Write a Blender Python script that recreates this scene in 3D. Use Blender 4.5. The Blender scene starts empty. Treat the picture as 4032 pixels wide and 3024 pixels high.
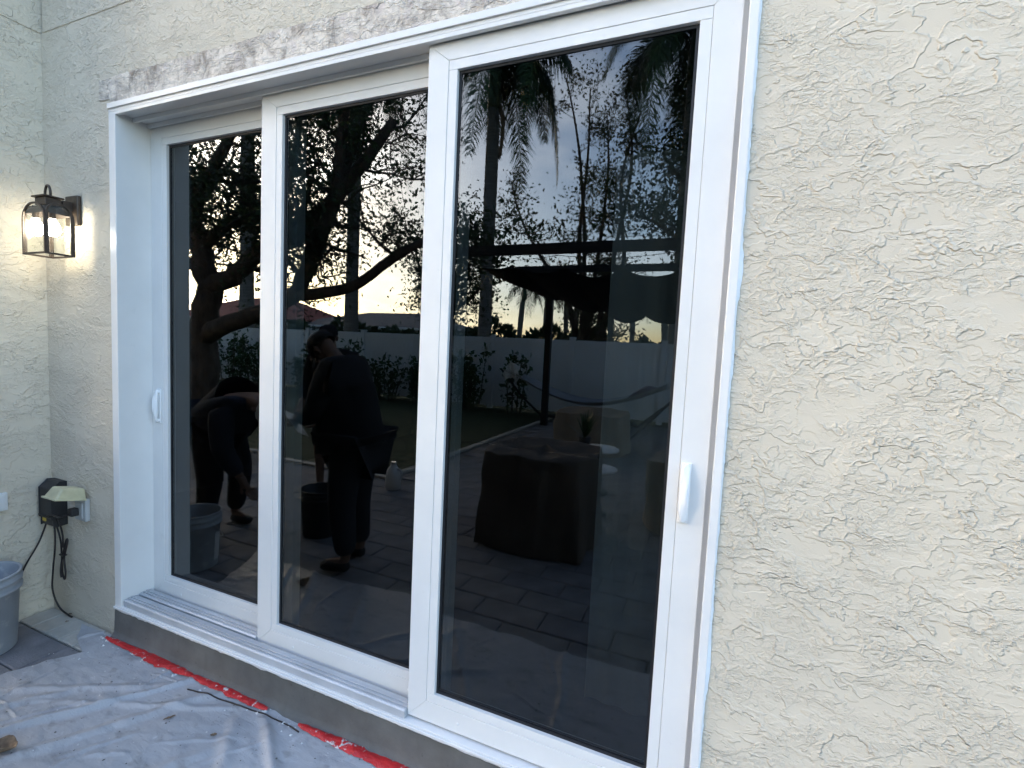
import bpy, bmesh, math, random
import numpy as np
from mathutils import Vector, Matrix
random.seed(7); rng = np.random.default_rng(7)
S = bpy.context.scene
COL = S.collection

# ------------------------------------------------------------------ camera
cam_d = bpy.data.cameras.new('camera'); cam = bpy.data.objects.new('camera', cam_d); COL.objects.link(cam)
cam_d.sensor_width = 36; cam_d.lens = 17.019; cam_d.clip_start = 0.02; cam_d.clip_end = 2000
R_, U_, F_ = Vector((.92163, .38516, .04736)), Vector((-.07217, .05022, .99613)), Vector((-.38129, .92148, -.07409))
C_ = Vector((2.6976, -1.4360, 1.5517))
cam.matrix_world = Matrix(((R_.x, U_.x, -F_.x, C_.x), (R_.y, U_.y, -F_.y, C_.y), (R_.z, U_.z, -F_.z, C_.z), (0, 0, 0, 1)))
S.camera = cam

# ------------------------------------------------------------------ sky, sun, exposure
SUN_EL, SUN_DIR = math.radians(19), Vector((-.80, -.60, 0)).normalized()   # low sun behind the garden trees
w = bpy.data.worlds.new('World'); S.world = w; w.use_nodes = True
nt = w.node_tree; nt.nodes.clear()
def N(t, kind, **kw):
    n = t.nodes.new(kind)
    for k, v in kw.items():
        if k in n.inputs: n.inputs[k].default_value = v
        else: setattr(n, k, v)
    return n
sky = N(nt, 'ShaderNodeTexSky', sky_type='NISHITA', sun_disc=False)
sky.sun_elevation = SUN_EL; sky.sun_rotation = math.atan2(SUN_DIR.x, SUN_DIR.y)
sky.air_density = 1.0; sky.dust_density = 1.3; sky.ozone_density = 1.5
tc = N(nt, 'ShaderNodeTexCoord'); mp = N(nt, 'ShaderNodeMapping'); mp.inputs['Scale'].default_value = (1, 1, 3.2); mp.inputs['Location'].default_value = (6.6, 6.1, 1.2)
nz = N(nt, 'ShaderNodeTexNoise', Scale=1.7, Detail=7.0, Roughness=0.55, Distortion=0.4)
cr = N(nt, 'ShaderNodeValToRGB'); cr.color_ramp.elements[0].position = .50; cr.color_ramp.elements[1].position = .85
cloud = N(nt, 'ShaderNodeMix', data_type='RGBA', blend_type='MIX')
hs = N(nt, 'ShaderNodeHueSaturation', Saturation=.12, Value=1.6)
bg = N(nt, 'ShaderNodeBackground', Strength=.15); wo = N(nt, 'ShaderNodeOutputWorld')
L = nt.links.new
L(tc.outputs['Generated'], mp.inputs['Vector']); L(mp.outputs[0], nz.inputs['Vector']); L(nz.outputs[0], cr.inputs[0])
L(sky.outputs[0], hs.inputs['Color'])
deep = N(nt, 'ShaderNodeHueSaturation', Saturation=1.12); L(sky.outputs[0], deep.inputs['Color'])
L(cr.outputs[0], cloud.inputs[0]); L(deep.outputs[0], cloud.inputs[6]); L(hs.outputs[0], cloud.inputs[7])
L(cloud.outputs[2], bg.inputs['Color']); L(bg.outputs[0], wo.inputs[0])
sd = bpy.data.lights.new('sun', 'SUN'); sd.energy = .05; sd.angle = math.radians(12); sd.color = (1, .9, .78)
so = bpy.data.objects.new('sun', sd); COL.objects.link(so); so.location = (-20, -15, 8)
sv = Vector((SUN_DIR.x * math.cos(SUN_EL), SUN_DIR.y * math.cos(SUN_EL), math.sin(SUN_EL)))
so.rotation_euler = sv.to_track_quat('Z', 'Y').to_euler()
S.view_settings.view_transform = 'Standard'; S.view_settings.look = 'None'
S.view_settings.exposure = 2.60; S.view_settings.gamma = 1; S.view_settings.use_curve_mapping = False
S.render.engine = 'CYCLES'; S.cycles.use_denoising = True
S.cycles.max_bounces = 10; S.cycles.transparent_max_bounces = 24; S.cycles.sample_clamp_indirect = 6
S.cycles.caustics_reflective = False; S.cycles.caustics_refractive = False

# ------------------------------------------------------------------ materials
MATS = {}
def new_mat(name):
    m = bpy.data.materials.new(name); m.use_nodes = True; MATS[name] = m
    t = m.node_tree; t.nodes.clear()
    o = N(t, 'ShaderNodeOutputMaterial'); b = N(t, 'ShaderNodeBsdfPrincipled'); t.links.new(b.outputs[0], o.inputs[0])
    return m, t, b
def ramp(t, src, p0, p1, c0, c1):
    r = N(t, 'ShaderNodeValToRGB'); e = r.color_ramp.elements
    e[0].position, e[1].position = p0, p1
    e[0].color = (*c0, 1) if not np.isscalar(c0) else (c0, c0, c0, 1)
    e[1].color = (*c1, 1) if not np.isscalar(c1) else (c1, c1, c1, 1)
    t.links.new(src, r.inputs[0]); return r.outputs[0]
def coords(t, scale=(1, 1, 1), kind='Object', rot=(0, 0, 0)):
    c = N(t, 'ShaderNodeTexCoord'); m = N(t, 'ShaderNodeMapping'); m.inputs['Scale'].default_value = scale; m.inputs['Rotation'].default_value = rot
    t.links.new(c.outputs[kind], m.inputs['Vector']); return m.outputs[0]
def noise(t, vec, scale, detail=4., rough=.55, dist=0.):
    n = N(t, 'ShaderNodeTexNoise', Scale=scale, Detail=detail, Roughness=rough, Distortion=dist); t.links.new(vec, n.inputs['Vector']); return n.outputs[0]
def mth(t, op, a, b=None, c=None):
    n = N(t, 'ShaderNodeMath', operation=op)
    for i, v in enumerate((a, b, c)):
        if v is None: continue
        if isinstance(v, (int, float)): n.inputs[i].default_value = v
        else: t.links.new(v, n.inputs[i])
    return n.outputs[0]
def mixc(t, fac, a, b, mode='MIX'):
    n = N(t, 'ShaderNodeMix', data_type='RGBA', blend_type=mode)
    for i, v in ((0, fac), (6, a), (7, b)):
        if isinstance(v, (int, float)): n.inputs[i].default_value = v
        elif isinstance(v, tuple): n.inputs[i].default_value = (*v, 1)
        else: t.links.new(v, n.inputs[i])
    return n.outputs[2]
def bump(t, b, h, dist, strength=1.):
    n = N(t, 'ShaderNodeBump', Strength=strength, Distance=dist); t.links.new(h, n.inputs['Height']); t.links.new(n.outputs[0], b.inputs['Normal'])
def smooth(t, v, lo, hi):
    n = N(t, 'ShaderNodeMapRange', interpolation_type='SMOOTHSTEP'); t.links.new(v, n.inputs[0])
    n.inputs[1].default_value = lo; n.inputs[2].default_value = hi; return n.outputs[0]

def simple(name, col, rough=.6, var=.12, nscale=6., bmp=0., bscale=60., spec=.4, stretch=(1, 1, 1), metallic=0., kind='Object'):
    m, t, b = new_mat(name); v = coords(t, stretch, kind)
    n = noise(t, v, nscale, 5)
    c0 = tuple(max(0, x * (1 - var)) for x in col); c1 = tuple(min(1, x * (1 + var)) for x in col)
    t.links.new(ramp(t, n, .3, .7, c0, c1), b.inputs['Base Color'])
    b.inputs['Roughness'].default_value = rough; b.inputs['Specular IOR Level'].default_value = spec; b.inputs['Metallic'].default_value = metallic
    if bmp: bump(t, b, noise(t, v, bscale, 4), bmp)
    return m

def stucco_height(t, v):
    """skip-trowel relief: terraces with one sharp lip, fading in and out"""
    def layer(scale, steps, cliff, off, mlo, mhi, mscale, two=False):
        vo = N(t, 'ShaderNodeMapping'); vo.inputs['Location'].default_value = off; t.links.new(v, vo.inputs['Vector'])
        n = noise(t, vo.outputs[0], scale, 4.5, .55, .25)
        tt = mth(t, 'MULTIPLY', n, steps); fr = mth(t, 'FRACT', tt)
        lip = mth(t, 'SUBTRACT', smooth(t, fr, 0, cliff), smooth(t, fr, .5, .5 + cliff * 1.6) if two else fr)
        up_, dn_ = smooth(t, fr, 0, cliff), smooth(t, fr, cliff, cliff * 2.6)      # burr left along the trowelled edge
        lip = mth(t, 'ADD', mth(t, 'MULTIPLY', lip, .55), mth(t, 'MULTIPLY', mth(t, 'SUBTRACT', up_, dn_), .65))
        msk = smooth(t, noise(t, vo.outputs[0], mscale, 2), mlo, mhi)
        return mth(t, 'MULTIPLY', lip, msk)
    a = layer(5.6, 4.6, .085, (0, 0, 0), .36, .56, 4., True)
    b_ = layer(12., 4.4, .13, (3.1, 7.7, 1.3), .36, .52, 5., True)
    c_ = layer(32., 4.4, .20, (9.4, 2.2, 5.1), .42, .57, 5., True)
    h = mth(t, 'ADD', a, mth(t, 'MULTIPLY', b_, .75)); h = mth(t, 'ADD', h, mth(t, 'MULTIPLY', c_, .38))
    return h
def make_stucco(name, col, dist=.0031, grime=True):
    m, t, b = new_mat(name)
    v = coords(t, (1, 1, 1.5)); v0 = coords(t)
    h = stucco_height(t, v)
    g = noise(t, v0, 420, 2); h2 = mth(t, 'ADD', h, mth(t, 'MULTIPLY', g, .10))
    h3 = mth(t, 'ADD', h2, mth(t, 'MULTIPLY', noise(t, v0, 3., 2), .5))
    bump(t, b, h3, dist)
    c = ramp(t, noise(t, v0, 2.2, 5), .25, .75, tuple(x * .95 for x in col), tuple(min(1, x * 1.04) for x in col))
    if grime:
        sp = ramp(t, noise(t, v0, 16, 6, .7), .63, .74, 0., .35)
        c = mixc(t, sp, c, tuple(x * .72 for x in col))
    t.links.new(c, b.inputs['Base Color']); b.inputs['Roughness'].default_value = .82; b.inputs['Specular IOR Level'].default_value = .25
    return m
make_stucco('stucco', (.630, .557, .447))
def make_bare():
    m, t, b = new_mat('bare_stucco'); v = coords(t, (1, 1, .75)); v0 = coords(t)
    n = noise(t, v, 10, 8, .72, .7)
    c = ramp(t, n, .34, .54, (.30, .245, .20), (.76, .67, .57))
    c = mixc(t, ramp(t, noise(t, v0, 38, 6, .7), .5, .72, 0., .40), c, (.20, .165, .16))
    c = mixc(t, ramp(t, noise(t, v0, 11, 3), .56, .62, 0., .5), c, (.62, .53, .49))
    t.links.new(c, b.inputs['Base Color']); b.inputs['Roughness'].default_value = .9
    bump(t, b, mth(t, 'ADD', stucco_height(t, coords(t, (1, 1, 2.1))), noise(t, v0, 60, 5)), .004)
make_bare()
def make_cement():
    m, t, b = new_mat('cement'); v = coords(t); n = noise(t, v, 5, 7, .65)
    c = ramp(t, n, .3, .72, (.090, .088, .083), (.155, .151, .142))
    c = mixc(t, ramp(t, noise(t, v, 55, 4), .66, .72, 0., .6), c, (.07, .066, .06))
    c = mixc(t, ramp(t, noise(t, coords(t, (3, 3, .6)), 9, 4), .58, .7, 0., .35), c, (.10, .095, .085))
    t.links.new(c, b.inputs['Base Color']); b.inputs['Roughness'].default_value = .92
    bump(t, b, mth(t, 'ADD', n, mth(t, 'MULTIPLY', noise(t, v, 180, 3), .35)), .004)
make_cement()
def make_frame():
    m, t, b = new_mat('white_frame'); v = coords(t)
    c = ramp(t, noise(t, v, 3.0, 6, .6), .3, .7, (.70, .69, .675), (.77, .755, .735))
    c = mixc(t, ramp(t, noise(t, v, 13, 6, .7), .64, .76, 0., .28), c, (.50, .49, .47))
    t.links.new(c, b.inputs['Base Color']); b.inputs['Roughness'].default_value = .38; b.inputs['Specular IOR Level'].default_value = .4
make_frame()
def make_glass(name, tint, ior):
    m = bpy.data.materials.new(name); m.use_nodes = True; MATS[name] = m; t = m.node_tree; t.nodes.clear()
    o = N(t, 'ShaderNodeOutputMaterial'); mx = N(t, 'ShaderNodeMixShader'); fr = N(t, 'ShaderNodeFresnel', IOR=ior)
    ge = N(t, 'ShaderNodeNewGeometry'); t.links.new(mth(t, 'MULTIPLY_ADD', ge.outputs['Backfacing'], 1 / ior - ior, ior), fr.inputs['IOR'])   # same reflectance on both faces of the sheet
    tr = N(t, 'ShaderNodeBsdfTransparent'); tr.inputs[0].default_value = (*tint, 1)
    gl = N(t, 'ShaderNodeBsdfGlossy', Roughness=0.0); gl.inputs[0].default_value = (.97, .99, 1, 1)
    # faint waviness of tempered panes
    b = N(t, 'ShaderNodeBump', Strength=1., Distance=.00006); t.links.new(noise(t, coords(t), 3.5, 1), b.inputs['Height']); t.links.new(b.outputs[0], gl.inputs['Normal'])
    t.links.new(fr.outputs[0], mx.inputs[0]); t.links.new(tr.outputs[0], mx.inputs[1]); t.links.new(gl.outputs[0], mx.inputs[2]); t.links.new(mx.outputs[0], o.inputs[0])
make_glass('door_glass', (.42, .46, .47), 1.64)
make_glass('lantern_glass', (.93, .95, .93), 1.45)
simple('track_metal', (.50, .51, .53), .42, .1, 6, spec=.5, metallic=.25)
simple('gasket', (.012, .012, .014), .5, .2)
simple('caulk', (.80, .81, .82), .5, .05, 20, .002, 90)
simple('handle_white', (.82, .82, .82), .25, .02, spec=.5)
simple('bronze', (.050, .036, .027), .45, .35, 40, .0006, 200, .5, metallic=.3)
simple('black_plastic', (.022, .022, .024), .5, .25, 14, .0005, 120, .4)
simple('cord', (.018, .014, .014), .45, .3)
simple('yellowed_plastic', (.52, .48, .31), .35, .12, 18)
simple('grey_plastic', (.42, .43, .43), .45, .1)
simple('warn_yellow', (.55, .40, .06), .5, .1)
def make_bucket():
    m, t, b = new_mat('bucket_plastic'); v = coords(t)
    c = ramp(t, noise(t, v, 8, 5), .3, .7, (.27, .29, .32), (.34, .36, .39))
    c = mixc(t, ramp(t, noise(t, v, 14, 7, .7), .56, .68, 0., .8), c, (.50, .50, .49))
    t.links.new(c, b.inputs['Base Color']); b.inputs['Roughness'].default_value = .5
make_bucket()
simple('plaster', (.62, .61, .60), .9, .1, 30, .004, 60)
def make_cloth():
    m, t, b = new_mat('drop_cloth'); v = coords(t)
    c = ramp(t, noise(t, v, 2.2, 7, .65), .3, .72, (.34, .34, .355), (.42, .42, .435))
    c = mixc(t, ramp(t, noise(t, coords(t, (1.0, 2.3, 1), rot=(0, 0, .5)), 5, 7, .68), .56, .68, 0., .55), c, (.20, .21, .23))
    c = mixc(t, ramp(t, noise(t, v, 24, 4, .6), .68, .73, 0., .6), c, (.13, .125, .12))
    c = mixc(t, ramp(t, noise(t, coords(t, (1, 1.9, 1), rot=(0, 0, -.6)), 9, 3, .5), .60, .68, 0., .5), c, (.20, .195, .185))
    c = mixc(t, ramp(t, noise(t, v, 60, 3, .6), .70, .75, 0., .8), c, (.09, .085, .08))
    c = mixc(t, ramp(t, noise(t, coords(t, (1, 1, 1), rot=(1, 0, 0)), 17, 5, .7), .62, .72, 0., .6), c, (.56, .57, .59))
    t.links.new(c, b.inputs['Base Color']); b.inputs['Roughness'].default_value = .48; b.inputs['Specular IOR Level'].default_value = .5
    bump(t, b, mth(t, 'ADD', noise(t, coords(t, (1, 2.2, 1), rot=(0, 0, .45)), 16, 7, .62, .8), mth(t, 'MULTIPLY', noise(t, v, 160, 3), .08)), .0035)
make_cloth()
def make_red():
    m, t, b = new_mat('red_film'); v = coords(t)
    c = ramp(t, noise(t, v, 12, 5), .3, .7, (.40, .012, .016), (.62, .022, .024))
    c = mixc(t, ramp(t, noise(t, v, 32, 6, .66), .60, .64, 0., 1.), c, (.62, .60, .58))
    c = mixc(t, ramp(t, noise(t, coords(t, rot=(.6, 0, 0)), 20, 6, .7), .64, .70, 0., .8), c, (.20, .19, .18))
    t.links.new(c, b.inputs['Base Color']); b.inputs['Roughness'].default_value = .4
    bump(t, b, noise(t, v, 45, 5, .65), .006)
make_red()
simple('dry_leaf', (.20, .135, .085), .7, .5, 50)
simple('paver_dark', (.19, .185, .195), .85, .35, 5, .004, 90)
simple('paver_dark2', (.21, .20, .20), .85, .35, 5, .004, 90)
simple('paver_pale', (.44, .41, .36), .85, .2, 8, .003, 90)
simple('joint_sand', (.135, .13, .125), .95, .3, 30)
simple('grass_soil', (.035, .05, .016), .95, .5, 9, .03, 50)
simple('grass_blade', (.045, .085, .02), .6, .4, 3)
simple('bark', (.085, .065, .05), .9, .5, 9, .03, 18, stretch=(1, 1, .35))
simple('palm_bark', (.17, .16, .145), .9, .35, 4, .012, 30, stretch=(.4, .4, 5))
simple('palm_shaft', (.07, .085, .045), .5, .4, 4, stretch=(3, 3, .3))
simple('leaf_oak', (.035, .060, .018), .55, .5, 1.2)
simple('leaf_dark', (.024, .050, .016), .5, .5, 1.5)
simple('leaf_sparse', (.055, .065, .026), .6, .5, 1.5)
simple('leaf_shrub', (.030, .075, .020), .35, .4, 3)
simple('leaf_palm', (.035, .070, .022), .5, .4, 2)
simple('hedge_leaf', (.030, .050, .018), .6, .5, .8)
simple('vinyl_white', (.66, .66, .66), .45, .05, 2)
simple('pergola_metal', (.012, .012, .013), .5, .2)
simple('canopy_fabric', (.010, .010, .012), .9, .3, 6)
simple('cover_fabric', (.10, .08, .065), .85, .22, 3, .008, 14)
simple('cover_lit', (.24, .195, .15), .85, .2, 3, .008, 14)  # paler copy of the cover fabric: light on the tops put into the colour
simple('table_white', (.70, .69, .67), .4, .05)
simple('hammock_fabric', (.32, .32, .34), .9, .1)
simple('pillow_purple', (.22, .18, .27), .9, .15)
simple('rope', (.45, .42, .37), .9, .1)
simple('skin', (.20, .115, .08), .55, .1)
simple('shirt_backlit', (.010, .010, .013), .9, .3)  # shirts to shorts: the workers' backlit darkness is put into the colour
simple('shirt_backlit_navy', (.018, .022, .034), .9, .3)
simple('trousers_backlit', (.009, .009, .012), .9, .3)
simple('shorts_backlit', (.016, .017, .022), .9, .3)
simple('hair_black', (.012, .010, .009), .7, .3)
simple('shoe_black', (.014, .013, .013), .6, .3)
simple('steel', (.55, .54, .52), .3, .1, metallic=.9)
simple('jug_white', (.68, .68, .67), .4, .05)
simple('roof_red', (.27, .07, .05), .85, .3, 3, .02, 9)
simple('roof_grey', (.10, .10, .105), .85, .3, 3, .02, 9)
simple('house_paint', (.55, .53, .50), .85, .06)
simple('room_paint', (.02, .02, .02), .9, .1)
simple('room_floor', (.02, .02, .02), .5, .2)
simple('curtain_fabric', (.42, .42, .40), .9, .05, 3)
simple('window_dark', (.02, .025, .03), .1, .1)
def make_emit(name, col, s):
    m = bpy.data.materials.new(name); m.use_nodes = True; MATS[name] = m; t = m.node_tree; t.nodes.clear()
    o = N(t, 'ShaderNodeOutputMaterial'); e = N(t, 'ShaderNodeEmission', Strength=s); e.inputs[0].default_value = (*col, 1); t.links.new(e.outputs[0], o.inputs[0])
make_emit('bulb_glow', (1, .92, .76), 9)

# ------------------------------------------------------------------ mesh helpers
class MB:
    def __init__(s): s.v = []; s.f = []
    def add(s, vs, fs):
        n = len(s.v); s.v += [tuple(p) for p in vs]; s.f += [tuple(i + n for i in f) for f in fs]; return s
    def box(s, x0, x1, y0, y1, z0, z1, M=None):
        vs = [Vector((x, y, z)) for z in (z0, z1) for x, y in ((x0, y0), (x1, y0), (x1, y1), (x0, y1))]
        if M is not None: vs = [M @ p for p in vs]
        return s.add(vs, [(0, 3, 2, 1), (4, 5, 6, 7), (0, 1, 5, 4), (1, 2, 6, 5), (2, 3, 7, 6), (3, 0, 4, 7)])
    def tube(s, pts, rad, n=8, caps=True):
        pts = [Vector(p) for p in pts]; rad = [rad] * len(pts) if np.isscalar(rad) else rad
        rings = []; up = None
        for i, p in enumerate(pts):
            d = (pts[min(i + 1, len(pts) - 1)] - pts[max(i - 1, 0)]).normalized()
            if up is None or abs(up.dot(d)) > .98: up = Vector((0, 0, 1)) if abs(d.z) < .9 else Vector((1, 0, 0))
            a = d.cross(up).normalized(); b = a.cross(d).normalized(); up = b
            rings.append([p + float(rad[i]) * (math.cos(2 * math.pi * k / n) * a + math.sin(2 * math.pi * k / n) * b) for k in range(n)])
        vs = [q for r in rings for q in r]; fs = []
        for i in range(len(pts) - 1):
            for k in range(n): fs.append((i * n + k, i * n + (k + 1) % n, (i + 1) * n + (k + 1) % n, (i + 1) * n + k))
        if caps: fs.append(tuple(reversed(range(n)))); fs.append(tuple((len(pts) - 1) * n + k for k in range(n)))
        return s.add(vs, fs)
    def lathe(s, prof, c=(0, 0, 0), n=24):
        vs = []; fs = []
        for r, z in prof:
            for k in range(n): vs.append((c[0] + r * math.cos(2 * math.pi * k / n), c[1] + r * math.sin(2 * math.pi * k / n), c[2] + z))
        for i in range(len(prof) - 1):
            for k in range(n): fs.append((i * n + k, i * n + (k + 1) % n, (i + 1) * n + (k + 1) % n, (i + 1) * n + k))
        return s.add(vs, fs)
    def grid(s, fn, nu, nv):
        vs = [fn(i / nu, j / nv) for j in range(nv + 1) for i in range(nu + 1)]
        fs = [(j * (nu + 1) + i, j * (nu + 1) + i + 1, (j + 1) * (nu + 1) + i + 1, (j + 1) * (nu + 1) + i) for j in range(nv) for i in range(nu)]
        return s.add(vs, fs)
    def mesh(s, name, m, bevel=0., smooth=False, seg=2):
        me = bpy.data.meshes.new(name); me.from_pydata(s.v, [], s.f); me.materials.append(MATS[m])
        if bevel:
            bm = bmesh.new(); bm.from_mesh(me)
            es = [e for e in bm.edges if len(e.link_faces) == 2 and e.calc_face_angle(0) > .6]
            bmesh.ops.bevel(bm, geom=es, offset=bevel, segments=seg, affect='EDGES', profile=.5, clamp_overlap=True)
            bm.to_mesh(me); bm.free()
        if smooth: me.polygons.foreach_set('use_smooth', [True] * len(me.polygons))
        me.update(); return me
    def build(s, name, m, parent=None, bevel=0., smooth=False, seg=2):
        o = bpy.data.objects.new(name, s.mesh(name, m, bevel, smooth, seg)); COL.objects.link(o)
        if parent: o.parent = parent
        return o
def fast_mesh(name, V, F, m):
    """V (n,3) array, F (k,4) array of quads"""
    me = bpy.data.meshes.new(name); me.vertices.add(len(V)); me.vertices.foreach_set('co', np.asarray(V, np.float32).ravel())
    k = F.shape[1]; me.loops.add(F.size); me.loops.foreach_set('vertex_index', F.astype(np.int32).ravel())
    me.polygons.add(len(F)); me.polygons.foreach_set('loop_start', np.arange(0, F.size, k, dtype=np.int32))
    me.materials.append(MATS[m]); me.update(calc_edges=True); me.validate(); return me
def link(me, name, parent=None):
    o = bpy.data.objects.new(name, me); COL.objects.link(o)
    if parent: o.parent = parent
    return o
def tag(o, label=None, cat=None, group=None, kind=None):
    if label: o['label'] = label
    if cat: o['category'] = cat
    if group: o['group'] = group
    if kind: o['kind'] = kind
    return o
def empty(name, loc, label=None, cat=None, group=None):
    o = bpy.data.objects.new(name, None); o.empty_display_size = .1; COL.objects.link(o); o.location = loc
    return tag(o, label, cat, group)
def child(o, parent):
    """parent keeping world-space vertices (parent is an unrotated empty)"""
    o.parent = parent; o.matrix_parent_inverse = Matrix.Translation(-parent.location); return o
def vnoise(x, y, s=1., seed=0):
    from mathutils import noise as nn
    return nn.noise(Vector((x * s + seed * 13.1, y * s + seed * 7.3, seed * 3.7)))

# ------------------------------------------------------------------ ground, patio
g = MB(); g.grid(lambda u, v: (-400 + 800 * u, -420 + 440 * v, -.045), 8, 8)
# the lawn sheet reaches the horizon; the house stands on its own slab
tag(g.build('ground', 'grass_soil'), kind='structure')
tag(MB().box(-9, 6, -2.85, 3.5, -.04, -.012).box(-.62, 6, -9.4, -2.85, -.04, -.012).build('patio', 'joint_sand'), kind='structure')
patio = bpy.data.objects['patio']
pm = [MB().box(0, .396, 0, .196, -.045, 0).mesh('paver', k, .006, seg=1) for k in ('paver_dark', 'paver_dark2')]
spots = []
j = 0
for j in range(60):
    y = -.152 - .2 * (j + 1)
    if y < -9.3: break
    for i in range(-10, 16):
        x = i * .4 + (.2 if j % 2 else 0) - .1
        if y > -2.85 + .0 and x > -2.6 and x < 4.4 or (x > -.6 and x < 4.4): spots.append((x, y))
spots.sort(key=lambda p: (p[0] - .9) ** 2 + (p[1] + 1.2) ** 2)
rest = MB()
for n_, (x, y) in enumerate(spots):
    if n_ < 290:
        o = bpy.data.objects.new('paver', pm[random.random() < .4]); COL.objects.link(o); o.parent = patio
        o.location = (x, y, random.uniform(-.0015, .0015)); o.rotation_euler = (random.uniform(-.003, .003), random.uniform(-.003, .003), random.uniform(-.004, .004))
    else: rest.box(x, x + .392, y, y + .192, -.045, random.uniform(-.002, .001))
o = rest.build('paver_field', 'paver_dark', patio); o['kind'] = 'stuff'
pb = MB().box(0, .118, -.148, -.004, -.04, 0).mesh('border_paver', 'paver_pale', .004, seg=1)
for i in range(6):
    o = bpy.data.objects.new('border_paver', pb); COL.objects.link(o); o.parent = patio; o.location = (-.575 + i * .122, 0, random.uniform(-.001, .002))
# edging between patio and lawn
kb = MB()
tag(MB().box(-.72, -.63, -9.4, -2.95, -.05, .012).box(-6, -.63, -2.95, -2.86, -.05, .012).build('kerb', 'paver_pale', None, .006), kind='structure')

# ------------------------------------------------------------------ house
house = empty('house', (0, 0, 0), 'beige textured stucco house wall around the white sliding door', 'house')
X1, Z0, Z1, ZT, XR = 2.741, .0, 2.599, 6.2, 7.0
TH = .22
def wall_with_hole(y, z_lo, z_hi, name):
    m = MB()
    xs = [-.581, 0, X1, XR]; zs = [z_lo, Z1, z_hi]
    def quad(x0, x1, z0, z1): m.add([(x0, y, z0), (x1, y, z0), (x1, y, z1), (x0, y, z1)], [(0, 1, 2, 3)])
    quad(-.581, 0, z_lo, Z1); quad(X1, XR, z_lo, Z1); quad(-.581, XR, Z1, z_hi)
    yb = y + TH
    m.add([(0, y, z_lo), (0, yb, z_lo), (0, yb, Z1), (0, y, Z1)], [(0, 1, 2, 3)])
    m.add([(X1, y, z_lo), (X1, yb, z_lo), (X1, yb, Z1), (X1, y, Z1)], [(3, 2, 1, 0)])
    m.add([(0, y, Z1), (X1, y, Z1), (X1, yb, Z1), (0, yb, Z1)], [(3, 2, 1, 0)])
    return m.build(name, 'stucco', house)
wall_with_hole(0, -.04, 3.03, 'wall')
MB().box(-.56, XR, -.003, TH, 3.03, ZT).build('upper_wall', 'stucco', house, .0015)
MB().box(-9, -.581, -.40, TH, -.04, 3.03).build('side_wall', 'stucco', house, .004)
MB().box(-9, -.578, -.403, TH, 3.03, ZT).build('upper_side_wall', 'stucco', house, .004)
# cement kerb under the sill, trowelled, with a small foot
def curb(u, v):
    x = -.004 + 2.75 * u
    prof = [(.06, .1525), (-.006, .1525), (-.010, .146), (-.012, .11), (-.013, .06), (-.016, .03), (-.026, .012), (-.045, .001), (-.06, -.01)]
    t = v * (len(prof) - 1); i = min(int(t), len(prof) - 2); k = t - i
    y = prof[i][0] * (1 - k) + prof[i + 1][0] * k; z = prof[i][1] * (1 - k) + prof[i + 1][1] * k
    amp = .004 if i > 0 else 0
    return (x, y + amp * vnoise(x, z, 6, 1) + .5 * amp * vnoise(x, z, 25, 2) - (.012 * max(0, vnoise(x, 0, 5, 3)) if i >= 6 else 0), z + (.0 if i < 1 else .002 * vnoise(x, z, 18, 4)))
MB().grid(curb, 220, 24).build('cement_curb', 'cement', house, smooth=True)
MB().add([(-.004, -.02, -.01), (-.004, .05, -.01), (-.004, .05, .152), (-.004, -.007, .152)], [(0, 1, 2, 3)]).build('curb_end', 'cement', house)
# bare stucco where the old trim was taken off
def bare(u, v):
    x = -.088 + (XR - .6 + .088) * u if u < .999 else XR - .6
    lo = 2.606; hi = 2.722 + .006 * vnoise(x, 0, 9, 5) + .004 * vnoise(x, 0, 40, 6)
    if v < .5 and x < 0: lo = 2.626
    e = min(v, 1 - v) * 2
    return (x + (.006 * vnoise(0, v, 20, 3) if u < .001 else 0), -.0035 - .0012 * vnoise(x, v, 30, 7), lo + (hi - lo) * v)
MB().grid(bare, 400, 6).build('bare_strip', 'bare_stucco', house)
# caulk line around the frame and smears on the right-hand wall
def ragged(x0, z0, z1, side, base, amp, n=260, seed=0):
    m = MB(); vs = []; fs = []
    for i in range(n + 1):
        z = z0 + (z1 - z0) * i / n
        wd = base + amp * max(0, vnoise(z, 0, 4.5, seed)) ** 2 * 3.2 + amp * .25 * max(0, vnoise(z, 0, 45, seed + 1))
        vs += [(x0, -.009, z), (x0 + side * wd * .5, -.0065, z), (x0 + side * wd, -.0012, z)]
    for i in range(n):
        a = i * 3
        for k in (0, 1): fs.append((a + k, a + k + 1, a + k + 4, a + k + 3))
    return m.add(vs, fs)
# interior seen through the tinted glass
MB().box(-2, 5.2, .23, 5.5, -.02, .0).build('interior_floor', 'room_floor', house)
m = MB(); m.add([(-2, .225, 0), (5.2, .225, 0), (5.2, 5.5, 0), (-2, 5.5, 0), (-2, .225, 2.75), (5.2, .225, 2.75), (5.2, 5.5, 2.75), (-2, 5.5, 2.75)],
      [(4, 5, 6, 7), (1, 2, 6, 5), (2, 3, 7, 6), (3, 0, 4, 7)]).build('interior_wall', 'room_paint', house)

# ------------------------------------------------------------------ sliding door
door = empty('sliding_door', (1.37, 0, .153), 'white three panel sliding glass door with dark tinted panes', 'door')
def dpart(mb, name, m, bevel=0., smooth=False, parent=None):
    o = mb.build(name, m, None, bevel, smooth); child(o, door)
    return o
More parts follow.
